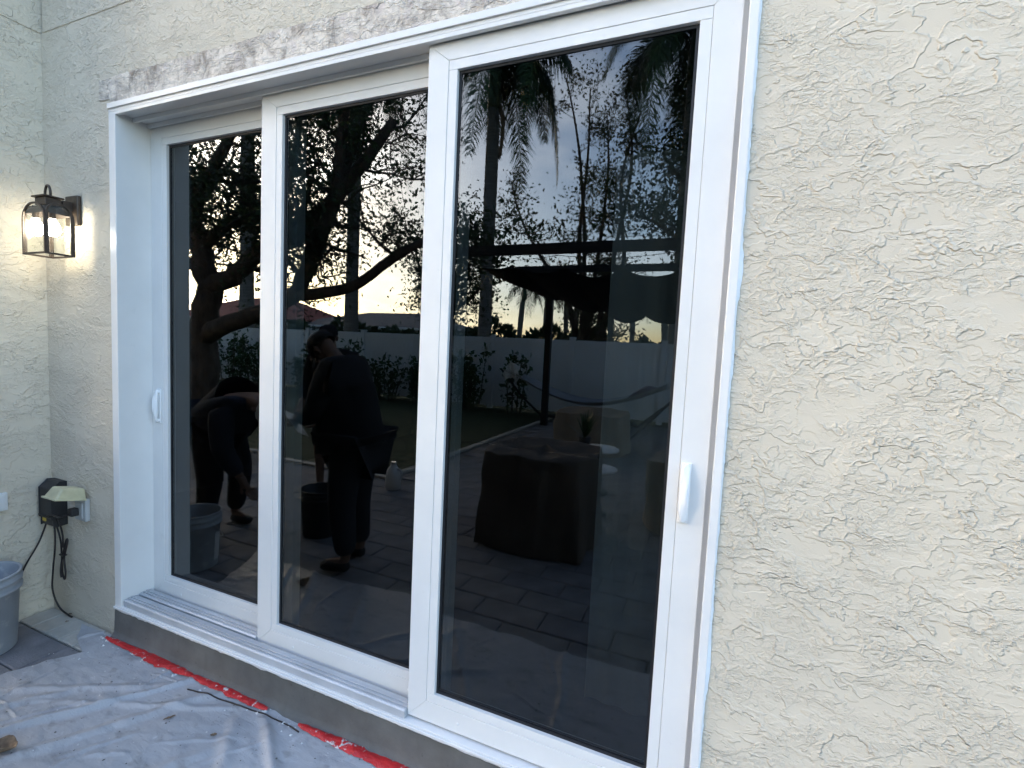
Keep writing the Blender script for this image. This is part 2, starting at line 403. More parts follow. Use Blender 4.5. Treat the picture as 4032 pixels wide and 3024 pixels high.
# jambs, head, sill
dpart(MB().box(0, .05, -.012, .20, .153, 2.560), 'jamb', 'white_frame', .0018)
dpart(MB().box(2.672, 2.7405, .030, .20, .153, 2.560), 'jamb', 'white_frame', .0012)
dpart(MB().box(2.7165, 2.7405, -.012, .0295, .153, 2.549), 'jamb_lip', 'white_frame', .0025)
dpart(MB().box(0.0, 2.7405, -.0125, .20, 2.5605, 2.5985), 'head', 'white_frame', .0015)
dpart(MB().box(.001, 2.7395, -.0195, -.0128, 2.574, 2.5982), 'head_trim', 'white_frame', .002)
for y0, y1, z in ((-.0125, .004, 2.546), (.062, .072, 2.541), (.127, .136, 2.541)):
    dpart(MB().box(.0505, 2.7160 if y0 < 0 else 2.67, y0, y1, z, 2.5602), 'head_track', 'white_frame', .0012)
dpart(MB().box(.0, 2.7405, -.0125, .20, .1535, .1675), 'sill', 'white_frame', .0015)
dpart(MB().box(.0005, 2.74, -.022, -.0127, .1530, .1635), 'sill_lip', 'white_frame', .002)
def rail(x0, x1, y0, y1, name):
    prof = [(y0, .168), (y0, .196), (y0 + .006, .201), (y0 + .012, .201), (y0 + .013, .197), (y0 + .017, .197), (y0 + .018, .203), (y0 + .026, .203), (y0 + .027, .198), (y0 + .032, .198), (y0 + .033, .203), (y0 + .040, .203), (y0 + .042, .199), (y1, .199), (y1, .168)]
    vs = [(x, y, z) for x in (x0, x1) for y, z in prof]; n = len(prof)
    fs = [(i, i + 1, n + i + 1, n + i) for i in range(n - 1)] + [tuple(reversed(range(n))), tuple(range(n, 2 * n))]
    return dpart(MB().add(vs, fs), name, 'track_metal', .0006)
rail(.056, 1.7375, -.004, .056, 'sill_track'); rail(.052, .8835, .069, .126, 'sill_track')
weep = dpart(MB().box(.085, .108, -.0062, -.004, .170, .186), 'weep_hole_cover', 'grey_plastic', .001)
# caulk
dpart(ragged(2.7405, .0, 2.62, 1, .0035, .019, seed=3), 'caulk_bead', 'caulk', smooth=True)
dpart(ragged(.0, .15, 2.60, -1, .006, .004, seed=8), 'caulk_bead', 'caulk', smooth=True)
def cline(u, v):
    x = -.006 + 2.75 * u; wd = .006 + .006 * max(0, vnoise(x, 0, 8, 11))
    return (x, -.016 + .014 * v, 2.598 + wd * v)
dpart(MB().grid(cline, 200, 1), 'caulk_bead', 'caulk', smooth=True)
def sline(u, v):
    x = 2.74 * u; wd = .004 + .007 * max(0, vnoise(x, 0, 14, 21)) + .004 * max(0, vnoise(x, 0, 60, 22))
    return (x, -.022 + .004 * v, .1535 - wd * v)
dpart(MB().grid(sline, 300, 1), 'caulk_bead', 'caulk', smooth=True)

GZ0, GZ1, GW = .287, 2.457, .746
def twist_handle(parent, x, y, z0, z1, flip):
    """flat pull with a twisted blade, screwed to the stile"""
    m = MB(); n = 40; k = 14; vs = []; fs = []
    for i in range(n + 1):
        u = i / n; z = z0 + (z1 - z0) * u
        e = math.sin(math.pi * min(max(u, .0), 1.)) ** .35 if 0 < u < 1 else .02
        out = .013 + .010 * math.sin(math.pi * u) ** .8
        a = 1.15 * math.cos(2 * math.pi * u * .9) * (1 if flip else -1)
        hw, ht = .0135 * (.55 + .45 * e), .0085 * (.5 + .5 * e)
        if u < .04 or u > .96: hw *= .6 + 10 * min(u, 1 - u)
        for q in range(k):
            t = 2 * math.pi * q / k
            px, py = hw * abs(math.cos(t)) ** .6 * (1 if math.cos(t) >= 0 else -1), ht * abs(math.sin(t)) ** .6 * (1 if math.sin(t) >= 0 else -1)
            vs.append((x + px * math.cos(a * .55) - py * math.sin(a * .55), y - out + px * math.sin(a * .55) + py * math.cos(a * .55), z))
    for i in range(n):
        for q in range(k): fs.append((i * k + q, i * k + (q + 1) % k, (i + 1) * k + (q + 1) % k, (i + 1) * k + q))
    fs += [tuple(reversed(range(k))), tuple(n * k + q for q in range(k))]
    m.add(vs, fs)
    m.box(x - .0135, x + .0135, y - .007, y - .0003, z0 - .004, z1 + .004)
    for zz in (z0 + .012, z1 - .012): m.tube([(x, y - .016, zz), (x, y - .001, zz)], .010, 10)
    o = m.build('handle', 'handle_white', None, .0035, True, 3); child2(o, parent)
def child2(o, parent):
    o.parent = parent      # the panel already sits at world identity
def door_panel(xl, xg, xr, yg, handle=None):
    yf = yg - .018; yb = yg + .027; z0, z1 = .177, 2.550
    g0, g1 = xg, xg + GW; b = .033              # glazing stop width
    a0, a1, c0, c1 = g0 - b, g1 + b, GZ0 - b, GZ1 + b
    m = MB()
    def member(pts):  # mitred prism: outer/inner outline in x,z
        vs = [(x, y, z) for y in (yf, yb) for x, z in pts]
        m.add(vs, [(0, 1, 2, 3), (7, 6, 5, 4), (0, 4, 5, 1), (1, 5, 6, 2), (2, 6, 7, 3), (3, 7, 4, 0)])
    e = .00045
    member([(xl, z0), (a0, c0 + e), (a0, c1 - e), (xl, z1)]); member([(xr, z1), (a1, c1 - e), (a1, c0 + e), (xr, z0)])
    member([(xl + e, z0), (xr - e, z0), (a1 - e, c0), (a0 + e, c0)]); member([(a0 + e, c1), (a1 - e, c1), (xr - e, z1), (xl + e, z1)])
    p = m.build('door_panel', 'white_frame', None, .0012); child(p, door)
    # glazing stops, butt-jointed, a hair below the face
    ys = yf + .0012
    for x0, x1, zz0, zz1, ax in ((a0 + .0008, g0, GZ0, GZ1, 0), (g1, a1 - .0008, GZ0, GZ1, 0), (a0 + .0008, a1 - .0008, GZ1 + .0006, c1 - .0008, 1), (a0 + .0008, a1 - .0008, c0 + .0008, GZ0 - .0006, 1)):
        child2(MB().box(x0, x1, ys, yb - .004, zz0, zz1).build('glazing_stop', 'white_frame', None, .0012), p)
    q = MB(); gk = .009
    for x0, x1, zz0, zz1 in ((g0 - .002, g0 + gk, GZ0 - .002, GZ1 + .002), (g1 - gk, g1 + .002, GZ0 - .002, GZ1 + .002), (g0 + gk, g1 - gk, GZ0 - .002, GZ0 + gk), (g0 + gk, g1 - gk, GZ1 - gk, GZ1 + .002)):
        q.box(x0, x1, yg - .0035, yg + .012, zz0, zz1)
    child2(q.build('gasket', 'gasket'), p)
    child2(MB().box(g0 - .001, g1 + .001, yg, yg + .006, GZ0 - .001, GZ1 + .001).build('glass_pane', 'door_glass'), p)
    for x in (xg + .10, xg + GW - .05):
        child2(MB().lathe([(.0001, .0022), (.003, .002), (.005, .0008), (.0055, 0)], (0, 0, 0), 12).build('screw_cap', 'handle_white', None, 0, True), p)
        o = bpy.data.objects[[k.name for k in p.children if k.name.startswith('screw_cap')][-1]]
        o.data.transform(Matrix.Translation((x, yf, .212)) @ Matrix.Rotation(math.pi / 2, 4, 'X'))
    if handle: twist_handle(p, handle[0], yf, handle[1], handle[2], handle[3])
    return p
door_panel(.0503, .167, 1.022, .1607, (.108, 1.088, 1.257, False))
door_panel(.886, 1.002, 1.860, .0958)
door_panel(1.740, 1.851, 2.703, .0310, (2.647, 1.080, 1.247, True))

# curtain panel hanging inside at the door's latch side
def cur(u, v):
    x = 2.335 + .62 * u
    return (x, .31 + .007 * math.sin(u * 38) + .006 * math.sin(u * 15 + v * 2), .24 + 2.0 * v)
co = MB().grid(cur, 120, 4).build('curtain', 'curtain_fabric', None, smooth=True)
sm = co.modifiers.new('thick', 'SOLIDIFY'); sm.thickness = .003
tag(co, 'pale curtain hanging behind the tinted glass of the panel with the exposed handle', 'curtain')

# ------------------------------------------------------------------ wall lantern
lan = empty('wall_lantern', (-.30, 0, 2.13), 'lit bronze lantern with arched glass sides on the stucco wall', 'wall light')
def lpart(mb, name, m, bevel=0., smooth=False, parent=None):
    o = mb.build(name, m, None, bevel, smooth); o.parent = parent or lan
    if not parent: o.matrix_parent_inverse = Matrix.Translation(-lan.location)
    return o
lpart(MB().box(-.352, -.248, -.022, -.0005, 2.055, 2.20), 'back_plate', 'bronze', .006)
lpart(MB().tube([(-.300, -.02, 2.14), (-.300, -.075, 2.155)], .011, 10).box(-.318, -.282, -.060, -.021, 2.118, 2.165), 'arm', 'bronze', .002)
LX0, LX1, LY0, LY1, LB, LT = -.392, -.198, -.172, -.054, 1.888, 2.128
def arch(axis, c0, c1, fixed, thick, bar=.0085):
    """frame of one side: two posts joined by a wide round-cornered arch"""
    m = MB(); r = (c1 - c0) / 2 * .92; inner = []; outer = []
    def outline(ins):
        a0, a1, zt = c0 + ins, c1 - ins, LT - ins
        rr = max(.01, r - ins); pts = [(a0, LB + ins)]
        for k in range(9): t = math.pi - k * math.pi / 16; pts.append((a0 + rr + rr * math.cos(t), zt - rr * .85 + rr * .85 * math.sin(t)))
        for k in range(9): t = math.pi / 2 - k * math.pi / 16; pts.append((a1 - rr + rr * math.cos(t), zt - rr * .85 + rr * .85 * math.sin(t)))
        pts.append((a1, LB + ins)); return pts
    A, B = outline(0), outline(bar); n = len(A)
    def P(p, d): return (p[0], fixed + d, p[1]) if axis == 'x' else (fixed + d, p[0], p[1])
    vs = [P(p, d) for d in (0, thick) for p in A + B]; fs = []
    for i in range(n):
        j = (i + 1) % n
        fs += [(i, j, n + j, n + i), (2 * n + i, 3 * n + i, 3 * n + j, 2 * n + j), (i, 2 * n + i, 2 * n + j, j), (n + i, n + j, 3 * n + j, 3 * n + i)]
    m.add(vs, fs); return m, [P(p, thick / 2) for p in B]
for ax, c0, c1, fx, th in (('x', LX0, LX1, LY0, .008), ('x', LX0, LX1, LY1 - .008, .008), ('y', LY0 + .0085, LY1 - .0085, LX1 - .008, .008), ('y', LY0 + .0085, LY1 - .0085, LX0, .008)):
    m, inn = arch(ax, c0, c1, fx, th); fo = lpart(m, 'side_frame', 'bronze', .0012)
    lpart(MB().add(inn, [tuple(range(len(inn)))]), 'glass_pane', 'lantern_glass', parent=fo)
# roof: flat bronze hood between the arches
def hood(u, v):
    x = LX0 + .01 + (LX1 - LX0 - .02) * u; y = LY0 + .006 + (LY1 - LY0 - .012) * v
    ex = abs(2 * u - 1); ey = abs(2 * v - 1); e = max(ex ** 4, ey ** 4)
    return (x, y, LT - .004 - .045 * e)
lpart(MB().grid(hood, 16, 16), 'hood', 'bronze', smooth=True)
lc = ((LX0 + LX1) / 2, (LY0 + LY1) / 2)
lpart(MB().box(lc[0] - .045, lc[0] + .045, lc[1] - .030, lc[1] + .030, LT - .006, LT + .030), 'neck', 'bronze', .002)
lpart(MB().box(lc[0] - .056, lc[0] + .056, lc[1] - .040, lc[1] + .040, LT + .0305, LT + .038), 'cap', 'bronze', .002)
lpart(MB().tube([(lc[0] - .024 * math.cos(t), lc[1], LT + .040 + .052 * math.sin(t) ** .8) for t in np.linspace(0, math.pi, 16)], .0055, 8), 'ring', 'bronze', smooth=True)
for bx, by in ((lc[0] - .050, lc[1] - .026), (lc[0] + .026, lc[1] + .004)):
    lpart(MB().lathe([(.0001, .06), (.013, .06), (.013, 0), (.0001, 0)], (bx, by, LT - .068), 14), 'socket', 'bronze')
    lpart(MB().lathe([(.0001, 0), (.018, .004), (.028, .018), (.031, .034), (.027, .052), (.015, .074), (.012, .086)], (bx, by, LT - .148), 18), 'bulb', 'bulb_glow', smooth=True)
pd = bpy.data.lights.new('lantern_light', 'POINT'); pd.energy = .14; pd.color = (1, .88, .64); pd.shadow_soft_size = .034
po = bpy.data.objects.new('lantern_light', pd); COL.objects.link(po); po.parent = lan; po.location = (lc[0] + .30, lc[1], LT - .11 - 2.13)

# ------------------------------------------------------------------ transformer, outlet, cords
tr = empty('transformer', (-.49, 0, .50), 'black low voltage transformer box with hanging cords on the wall', 'transformer')
def tp(mb, name, m, bevel=0., smooth=False, root=tr):
    o = mb.build(name, m, None, bevel, smooth); child(o, root); return o
m = MB(); a, b_ = -.55, -.43
prof = [(0, .735), (-.030, .735), (-.065, .700), (-.065, .545), (-.058, .540), (-.058, .50), (0, .50)]
n = len(prof); m.add([(x, y, z) for x in (a, b_) for y, z in prof], [(i, i + 1, n + i + 1, n + i) for i in range(n - 1)] + [tuple(range(n)), tuple(reversed(range(n, 2 * n)))])
tp(m, 'case', 'black_plastic', .006)
tp(MB().box(-.560, -.420, -.068, -.003, .548, .556), 'seam', 'black_plastic', .001)
tp(MB().box(-.535, -.505, -.061, -.058, .520, .536), 'warning_sticker', 'warn_yellow')
tp(MB().tube([(-.556, -.04, .565), (-.575, -.045, .563)], .010, 10), 'latch', 'black_plastic')
def cpath(pts, k=8):
    P = [Vector(p) for p in pts]; P = [P[0]] + P + [P[-1]]; out = []
    for i in range(1, len(P) - 2):
        for q in range(k):
            t = q / k; a, b, c, d = P[i - 1], P[i], P[i + 1], P[i + 2]
            out.append(.5 * ((2 * b) + (-a + c) * t + (2 * a - 5 * b + 4 * c - d) * t * t + (-a + 3 * b - 3 * c + d) * t ** 3))
    return out + [P[-2]]
tp(MB().tube(cpath([(-.52, -.05, .51), (-.545, -.075, .40), (-.56, -.13, .28), (-.565, -.16, .17), (-.562, -.165, .08), (-.56, -.19, .025), (-.55, -.23, .008)]), .0042, 7), 'cord', 'cord', smooth=True)
tp(MB().tube(cpath([(-.47, -.04, .51), (-.455, -.045, .40), (-.47, -.05, .26), (-.49, -.045, .14), (-.465, -.03, .045), (-.40, -.02, .010), (-.37, -.018, .006)]), .0042, 7), 'cord', 'cord', smooth=True)
loop = [(-.455, -.04, .51), (-.425, -.035, .42), (-.43, -.03, .33), (-.425, -.03, .24), (-.40, -.032, .215), (-.385, -.035, .26), (-.395, -.035, .33), (-.38, -.03, .40), (-.375, -.028, .43), (-.385, -.03, .43), (-.41, -.035, .34), (-.42, -.04, .26), (-.415, -.04, .225)]
tp(MB().tube(cpath(loop), .0042, 7), 'cord', 'cord', smooth=True)
tp(MB().tube(cpath([(-.40, -.036, .39), (-.395, -.04, .46), (-.40, -.05, .53), (-.415, -.055, .56)]), .0042, 7), 'cord', 'cord', smooth=True)
tp(MB().box(-.425, -.385, -.045, -.025, .345, .353), 'cable_tie', 'cord', .002)
ob = empty('outlet_box', (-.27, 0, .56), 'weatherproof wall outlet with yellowed flip cover standing open', 'outlet')
tp(MB().box(-.318, -.222, -.022, -.0005, .555, .672), 'base', 'grey_plastic', .004, root=ob)
tp(MB().box(-.300, -.240, -.0285, -.0225, .572, .650), 'socket_plate', 'grey_plastic', .002, root=ob)
tp(MB().box(-.300, -.262, -.062, -.029, .585, .625), 'plug', 'black_plastic', .005, root=ob)
# bubble cover hinged at the top, raised out from the wall and sagging a little
Mc = Matrix.Translation((-.27, -.022, .675)) @ Matrix.Rotation(math.radians(-14), 4, 'X')
m = MB(); W2, D, Hh, tk = .054, .125, .052, .003
shell = [(-W2, 0), (W2, 0), (W2, -D), (-W2, -D)]
top = [(-W2 + .012, -.012), (W2 - .012, -.012), (W2 - .014, -D + .018), (-W2 + .014, -D + .018)]
vs = [Mc @ Vector((x, y, 0)) for x, y in shell] + [Mc @ Vector((x, y, Hh)) for x, y in top]
m.add(vs, [(4, 5, 6, 7), (0, 1, 5, 4), (1, 2, 6, 5), (2, 3, 7, 6), (3, 0, 4, 7)])
cv = tp(m, 'cover', 'yellowed_plastic', .006, root=ob); sm = cv.modifiers.new('thick', 'SOLIDIFY'); sm.thickness = .003
m = MB()
for x0, x1, y0, y1 in ((-W2 - .008, -W2, -D - .008, 0), (W2, W2 + .008, -D - .008, 0), (-W2, W2, -D - .008, -D)): m.box(x0, x1, y0, y1, -.004, .004, Mc)
tp(m, 'cover_rim', 'yellowed_plastic', .001, root=ob)
tp(MB().tube([(-.322, -.022, .674), (-.218, -.022, .674)], .006, 8), 'hinge', 'grey_plastic', root=ob)
tp(MB().tube(cpath([(-.281, -.062, .600), (-.31, -.085, .585), (-.37, -.075, .575), (-.43, -.07, .572), (-.47, -.072, .555)]), .0045, 7), 'cord', 'cord', smooth=True, root=ob)
tag(MB().box(-.5805, -.560, -.30, -.185, .61, .70).box(-.5598, -.556, -.29, -.196, .62, .69).build('wall_box', 'jug_white', None, .004), 'small white cover box fixed to the projecting side wall', 'wall box')

# ------------------------------------------------------------------ buckets
def bucket(x, y, m_, label, full, tilt=0, smear=True):
    b = empty('bucket', (x, y, 0), label, 'bucket', 'builders buckets on the patio')
    def bp(mb, name, mm, bevel=0, sm=True):
        o = mb.build(name, mm, b, bevel, sm); return o
    prof = [(.001, .004), (.128, .004), (.131, 0), (.133, .004), (.146, .285), (.157, .287), (.158, .300), (.147, .302), (.1475, .325), (.158, .327), (.159, .340), (.149, .342), (.150, .362), (.157, .364), (.157, .371), (.148, .372), (.144, .366), (.130, .012), (.001, .010)]
    bp(MB().lathe(prof, n=40), 'body', m_)
    hp = [(.160 * math.cos(t), .160 * math.sin(t), .315 - .17 * math.sin(t / 1)) for t in np.linspace(0, math.pi, 18)]
    bp(MB().tube([(p[0], -abs(p[1]) * .98 - .006, p[2]) for p in hp], .0028, 6), 'handle', 'steel')
    if full: bp(MB().lathe([(.001, .02), (.06, .035), (.10, .012), (.138, 0)], (0, 0, .24), 30), 'mortar', 'cement')
    return b
b1 = bucket(-.42, -.36, 'bucket_plastic', 'blue grey bucket smeared with plaster beside the side wall', True)
def sm_(u, v):
    t = math.radians(-42 + 26 * u); z = .045 + .19 * v; r = .1335 + .013 * z / .285 + .0018
    return (r * math.cos(t), r * math.sin(t), z)
MB().grid(sm_, 8, 8).build('plaster_smear', 'plaster', b1, smooth=True)
bucket(-.12, -1.30, 'black_plastic', 'black bucket standing on the bare pavers behind the workers', False)

# ------------------------------------------------------------------ drop cloth, red film, litter
def cloth_edge_left(y):   # left limit of the cloth for a given y
    ys = [-1.2, -.8, -.5, -.40, -.25, -.16, -.10, -.02]; xs = [-.45, -.30, -.14, -.11, -.05, .02, -.16, -.26]
    return float(np.interp(y, ys, xs)) + .012 * vnoise(y, 0, 16, 31)
def cloth_edge_out(x): return -.80 + .05 * vnoise(x, 0, 1.6, 32) + .025 * vnoise(x, 0, 6, 33) - .06 * (x - 1)* .5
folds = [((.13, -.80), (.62, -.10), .016, .018), ((.30, -.85), (.80, -.10), .010, .028), ((.06, -.42), (.55, -.15), .008, .02), ((1.15, -.10), (1.75, -.50), .016, .024), ((1.05, -.16), (1.5, -.72), .010, .03), ((1.5, -.75), (1.95, -.10), .010, .02), ((2.1, -.85), (2.25, -.1), .010, .02), ((.75, -.8), (1.05, -.3), .007, .03), ((-.1, -.75), (.25, -.35), .010, .02), ((.35, -.36), (.95, -.10), .007, .016)]
rf = random.Random(77)
for _ in range(46):      # small sharp creases
    ax, ay = rf.uniform(-.2, 2.6), rf.uniform(-.85, -.06); th = rf.gauss(.85, .5); ln = rf.uniform(.08, .32)
    folds.append(((ax, ay), (ax + ln * math.cos(th), ay + ln * math.sin(th)), rf.uniform(.003, .007), rf.uniform(.004, .009)))
def cz(x, y):
    z = .006 + .0045 * vnoise(x, y, 5, 34) + .003 * vnoise(x, y * 2, 13, 35) + .0012 * vnoise(x, y, 40, 36)
    for (ax, ay), (bx, by), h, wd in folds:
        if min(ax, bx) - .12 > x or max(ax, bx) + .12 < x or min(ay, by) - .12 > y or max(ay, by) + .12 < y: continue
        dx, dy = bx - ax, by - ay; LL = math.hypot(dx, dy); t = ((x - ax) * dx + (y - ay) * dy) / LL ** 2
        if -.15 < t < 1.15:
            d = ((x - ax) * dy - (y - ay) * dx) / LL + min(.018, wd) * vnoise(t * 3, 0, 1.5, hash((ax, bx)) % 50)
            fade = max(0, min(1, (t + .15) * 5, (1.15 - t) * 5))
            z += h * fade * math.exp(-(d / wd) ** 2 * 1.5) * (1 + .3 * vnoise(t * 6, 0, 1, 3)) - .25 * h * fade * math.exp(-((d - wd * 1.6) / wd) ** 2)
    if y > -.05: z += .0
    return max(.0035, z)
def cl(u, v):
    y1 = -.026
    x = -.35 + 3.65 * u
    y = y1 + (cloth_edge_out(x) - y1) * v
    xl = cloth_edge_left(y); x = xl + (3.3 - xl) * u
    y = y1 + .010 * vnoise(x, 0, 9, 39) + (cloth_edge_out(x) - y1) * v
    return (x, y, cz(x, y))
cloth = MB().grid(cl, 420, 170).build('drop_cloth', 'drop_cloth', None, smooth=True)
tag(cloth, 'grey white painters drop cloth stained with mortar spread below the door', 'drop cloth')
def red(x0, x1, nm, label, seed, wmax):
    def f(u, v):
        x = x0 + (x1 - x0) * u; end = min(1, u * 9, (1 - u) * 9)
        c = -.047 + .007 * vnoise(x, 0, 3, seed) ; wd = wmax * (.35 + .65 * end) * (.75 + .55 * vnoise(x, 0, 7, seed + 1) + .35 * vnoise(x, 0, 24, seed + 2))
        wd = max(.006, wd); yy = c + wd * (v - .5)
        return (x, yy, max(cz(x, yy), .006) + .004 + .005 * (1 - (2 * v - 1) ** 2) + .003 * vnoise(x, yy * 3, 26, seed + 3))
    tag(MB().grid(f, 150, 7).build('red_film', 'red_film', None, smooth=True), label, 'plastic film')
red(-.01, 1.10, 'a', 'long torn red plastic strip below the two inner panels', 41, .050)
red(1.27, 2.35, 'b', 'short torn red plastic strip below the outer door panel', 51, .054)
tag(MB().tube([(x, y, cz(x, y) + .0022) for x, y in [tuple(p[:2]) for p in cpath([(.69, -.106, 0), (.90, -.082, 0), (1.08, -.070, 0), (1.22, -.066, 0), (1.30, -.076, 0)], 14)]], .0030, 7).build('ground_cable', 'cord', None, smooth=True), 'thin black cable lying along the red plastic strip', 'cable')
# plaster crumbs: uncountable
V = []; F = []
for i in range(360):
    if random.random() < .6: x = random.uniform(-.05, 2.4); y = -.03 - abs(random.gauss(0, .028))
    else: x = random.uniform(-.1, 2.2); y = random.uniform(-.75, -.06)
    s_ = random.choice((.0015, .002, .003, .004, .006, .009)) * random.uniform(.7, 1.3)
    if y < -.1: s_ *= .55
    n = len(V); z = max(cz(x, y), .005) + s_ * .25
    for k in range(5): t = 2 * math.pi * k / 5 + random.random(); V.append((x + s_ * math.cos(t) * random.uniform(.7, 1.4), y + s_ * math.sin(t), z - s_ * .3 + random.uniform(-.2, .2) * s_))
    V.append((x, y, z + s_ * random.uniform(.3, .8)))
    F += [(n + k, n + (k + 1) % 5, n + 5) for k in range(5)]
tag(MB().add(V, F).build('plaster_crumbs', 'plaster'), 'scattered white plaster crumbs along the foot of the door', 'crumbs', kind='stuff')
V = []; F = []
for i in range(170):
    x = random.uniform(-.1, 2.2); y = random.uniform(-.75, -.05); s_ = random.uniform(.0012, .0035) * random.choice((1, 1, 1, 1.8)); n = len(V); z = cz(x, y) + .0012
    for k in range(6): t = 2 * math.pi * k / 6; V.append((x + s_ * math.cos(t) * random.uniform(.6, 1.4), y + s_ * math.sin(t) * random.uniform(.6, 1.2), z))
    V.append((x, y, z + s_ * .5)); F += [(n + k, n + (k + 1) % 6, n + 6) for k in range(6)]
tag(MB().add(V, F).build('mortar_specks', 'cement'), 'dark mortar specks dropped on the cloth', 'specks', kind='stuff')
def leaf(x, y, L_, W_, rot, curl, label, group=None, m_='dry_leaf'):
    def f(u, v):
        a = L_ * (u - .5); wd = W_ * math.sin(math.pi * min(1, u * .95 + .03)) ** .7 * (1 + .25 * vnoise(u, v, 6, int(x * 97)))
        b = wd * (v - .5) * 2; zz = .004 + curl * (abs(v - .5) * 2) ** 2 * wd + curl * .6 * (u - .5) ** 2 * L_ + .004 * vnoise(u * 3, v * 3, 1.5, int(y * 97))
        X = x + a * math.cos(rot) - b * math.sin(rot); Y = y + a * math.sin(rot) + b * math.cos(rot)
        return (X, Y, cz(X, Y) + max(.001, zz))
    o = MB().grid(f, 14, 8).build('dry_leaf', m_, None, smooth=True); mo = o.modifiers.new('thick', 'SOLIDIFY'); mo.thickness = .0006
    tag(o, label, 'leaf', 'dry leaves on the drop cloth')
leaf(.425, -.60, .095, .036, .5, .9, 'large curled brown dead leaf lying on the drop cloth')
leaf(.79, -.245, .040, .006, 1.1, .3, 'narrow dark leaf scrap on the drop cloth')
leaf(1.02, -.225, .022, .007, .9, .4, 'small reddish brown leaf scrap on the drop cloth')
leaf(-.40, -.012, .018, .005, .3, .4, 'tiny brown leaf scrap on the pale border pavers')
leaf(-.34, -.055, .014, .004, .8, .4, 'tiny curled twig scrap on the pale border pavers')

# ================================================================== the garden behind the camera (seen in the panes)
# ------------------------------------------------------------------ vegetation builders
def leaf_quads(P, size, seed, droop=.3, aspect=.5):
    """diamond leaves at points P (n,3) with random attitudes"""
    r = np.random.default_rng(seed); n = len(P)
    d = r.normal(size=(n, 3)); d[:, 2] -= droop; d /= np.linalg.norm(d, axis=1)[:, None]
    q = r.normal(size=(n, 3)); s = np.cross(d, q); s /= np.linalg.norm(s, axis=1)[:, None]
    L_ = size * r.uniform(.6, 1.4, (n, 1)); W_ = L_ * aspect
    nrm = np.cross(d, s)
    V = np.stack([P, P + d * L_ * .5 + s * W_ * .5 + nrm * L_ * .08, P + d * L_, P + d * L_ * .5 - s * W_ * .5 + nrm * L_ * .08], 1).reshape(-1, 3)
    return V, np.arange(4 * n).reshape(-1, 4)
def tree(name, label, base, limbs, leaf_mat, nleaf, lsize, seed, bark='bark', group=None, spread=.30, twigs=5, depth=2, cat='tree', aspect=.5, twl=1.0, twmin=0.):
    """limbs: list of polylines of (x,y,z,r); twigs grow off the outer parts of the limbs, leaves sit on the twigs"""
    rd = random.Random(seed); root = empty(name, base, label, cat, group); mb = MB(); tips = []
    for pl in limbs:
        pts = cpath([p[:3] for p in pl], 5); rr = np.interp(np.linspace(0, len(pl) - 1, len(pts)), range(len(pl)), [p[3] for p in pl])
        pts = [p + Vector((rd.gauss(0, float(r) * .12), rd.gauss(0, float(r) * .12), 0)) for p, r in zip(pts, rr)]
        mb.tube(pts, [float(q) for q in rr], 9)
    def twig(p, d, L_, r, lev):
        n = 4; pts = [p]; dd = d.copy()
        for i in range(n):
            dd = (dd + Vector((rd.gauss(0, .28), rd.gauss(0, .28), rd.gauss(.03, .22)))).normalized(); pts.append(pts[-1] + dd * L_ / n)
        mb.tube(pts, [r * (1 - .75 * i / n) for i in range(n + 1)], 5 if lev else 4, False)
        if lev == 0:
            for q in pts[1:]: tips.append(q)
            return
        for i in range(1, n + 1):
            for k in range(2):
                e = (dd + Vector((rd.gauss(0, .9), rd.gauss(0, .9), rd.gauss(.1, .6)))).normalized()
                twig(pts[i], e, L_ * rd.uniform(.45, .75), r * .45, lev - 1)
    for pl in limbs:
        for i in range(1, len(pl)):
            r = pl[i][3]
            if pl[i][2] < twmin: continue
            if r > .16 and i < len(pl) - 1: continue
            a, b = Vector(pl[i - 1][:3]), Vector(pl[i][:3]); d = (b - a).normalized()
            for k in range(twigs):
                q = a.lerp(b, rd.uniform(.2, 1)); e = (d * .6 + Vector((rd.gauss(0, .7), rd.gauss(0, .7), rd.gauss(.15, .5)))).normalized()
                twig(q, e, twl * rd.uniform(.7, 1.4), max(.012, r * .4), depth - 1)
    child(mb.build('trunk', bark, None, smooth=True), root)
    T = np.array([tuple(t) for t in tips]); r = np.random.default_rng(seed)
    P = T[r.integers(0, len(T), nleaf)] + r.normal(0, spread, (nleaf, 3))
    V, F = leaf_quads(P, lsize, seed, aspect=aspect)
    child(link(fast_mesh('crown', V, F, leaf_mat), 'crown'), root)
    return root
def frond_mesh(L_, droop, nleaf, leaflet, seed, m='leaf_palm'):
    r = random.Random(seed); mb = MB(); pts = []
    for i in range(13):
        t = i / 12; pts.append(Vector((L_ * (t - .34 * t * t * min(droop, 1.35)), 0, L_ * (.35 * t - droop * .58 * t * t))))
    mb.tube(pts, [.035 * (1 - .9 * i / 12) for i in range(13)], 5)
    for i in range(nleaf):
        t = .12 + .88 * i / nleaf; k = min(int(t * 12), 11); u = t * 12 - k; p = pts[k].lerp(pts[k + 1], u); d = (pts[k + 1] - pts[k]).normalized()
        ll = leaflet * math.sin(math.pi * min(1, .12 + t * .86)) ** .6 * r.uniform(.85, 1.15)
        for s in (-1, 1):
            side = Vector((0, s, 0)); dr = (side * .75 + d * .55 + Vector((0, 0, r.uniform(-.95, .25)))).normalized()
            a = p; b = p + dr * ll * .5; c = p + dr * ll + Vector((0, 0, -ll * .38)); w_ = d * .019
            mb.add([a - w_ * .5, a + w_ * .5, b + w_, b - w_, c], [(0, 1, 2, 3), (3, 2, 4)])
    return mb.mesh('frond', m)
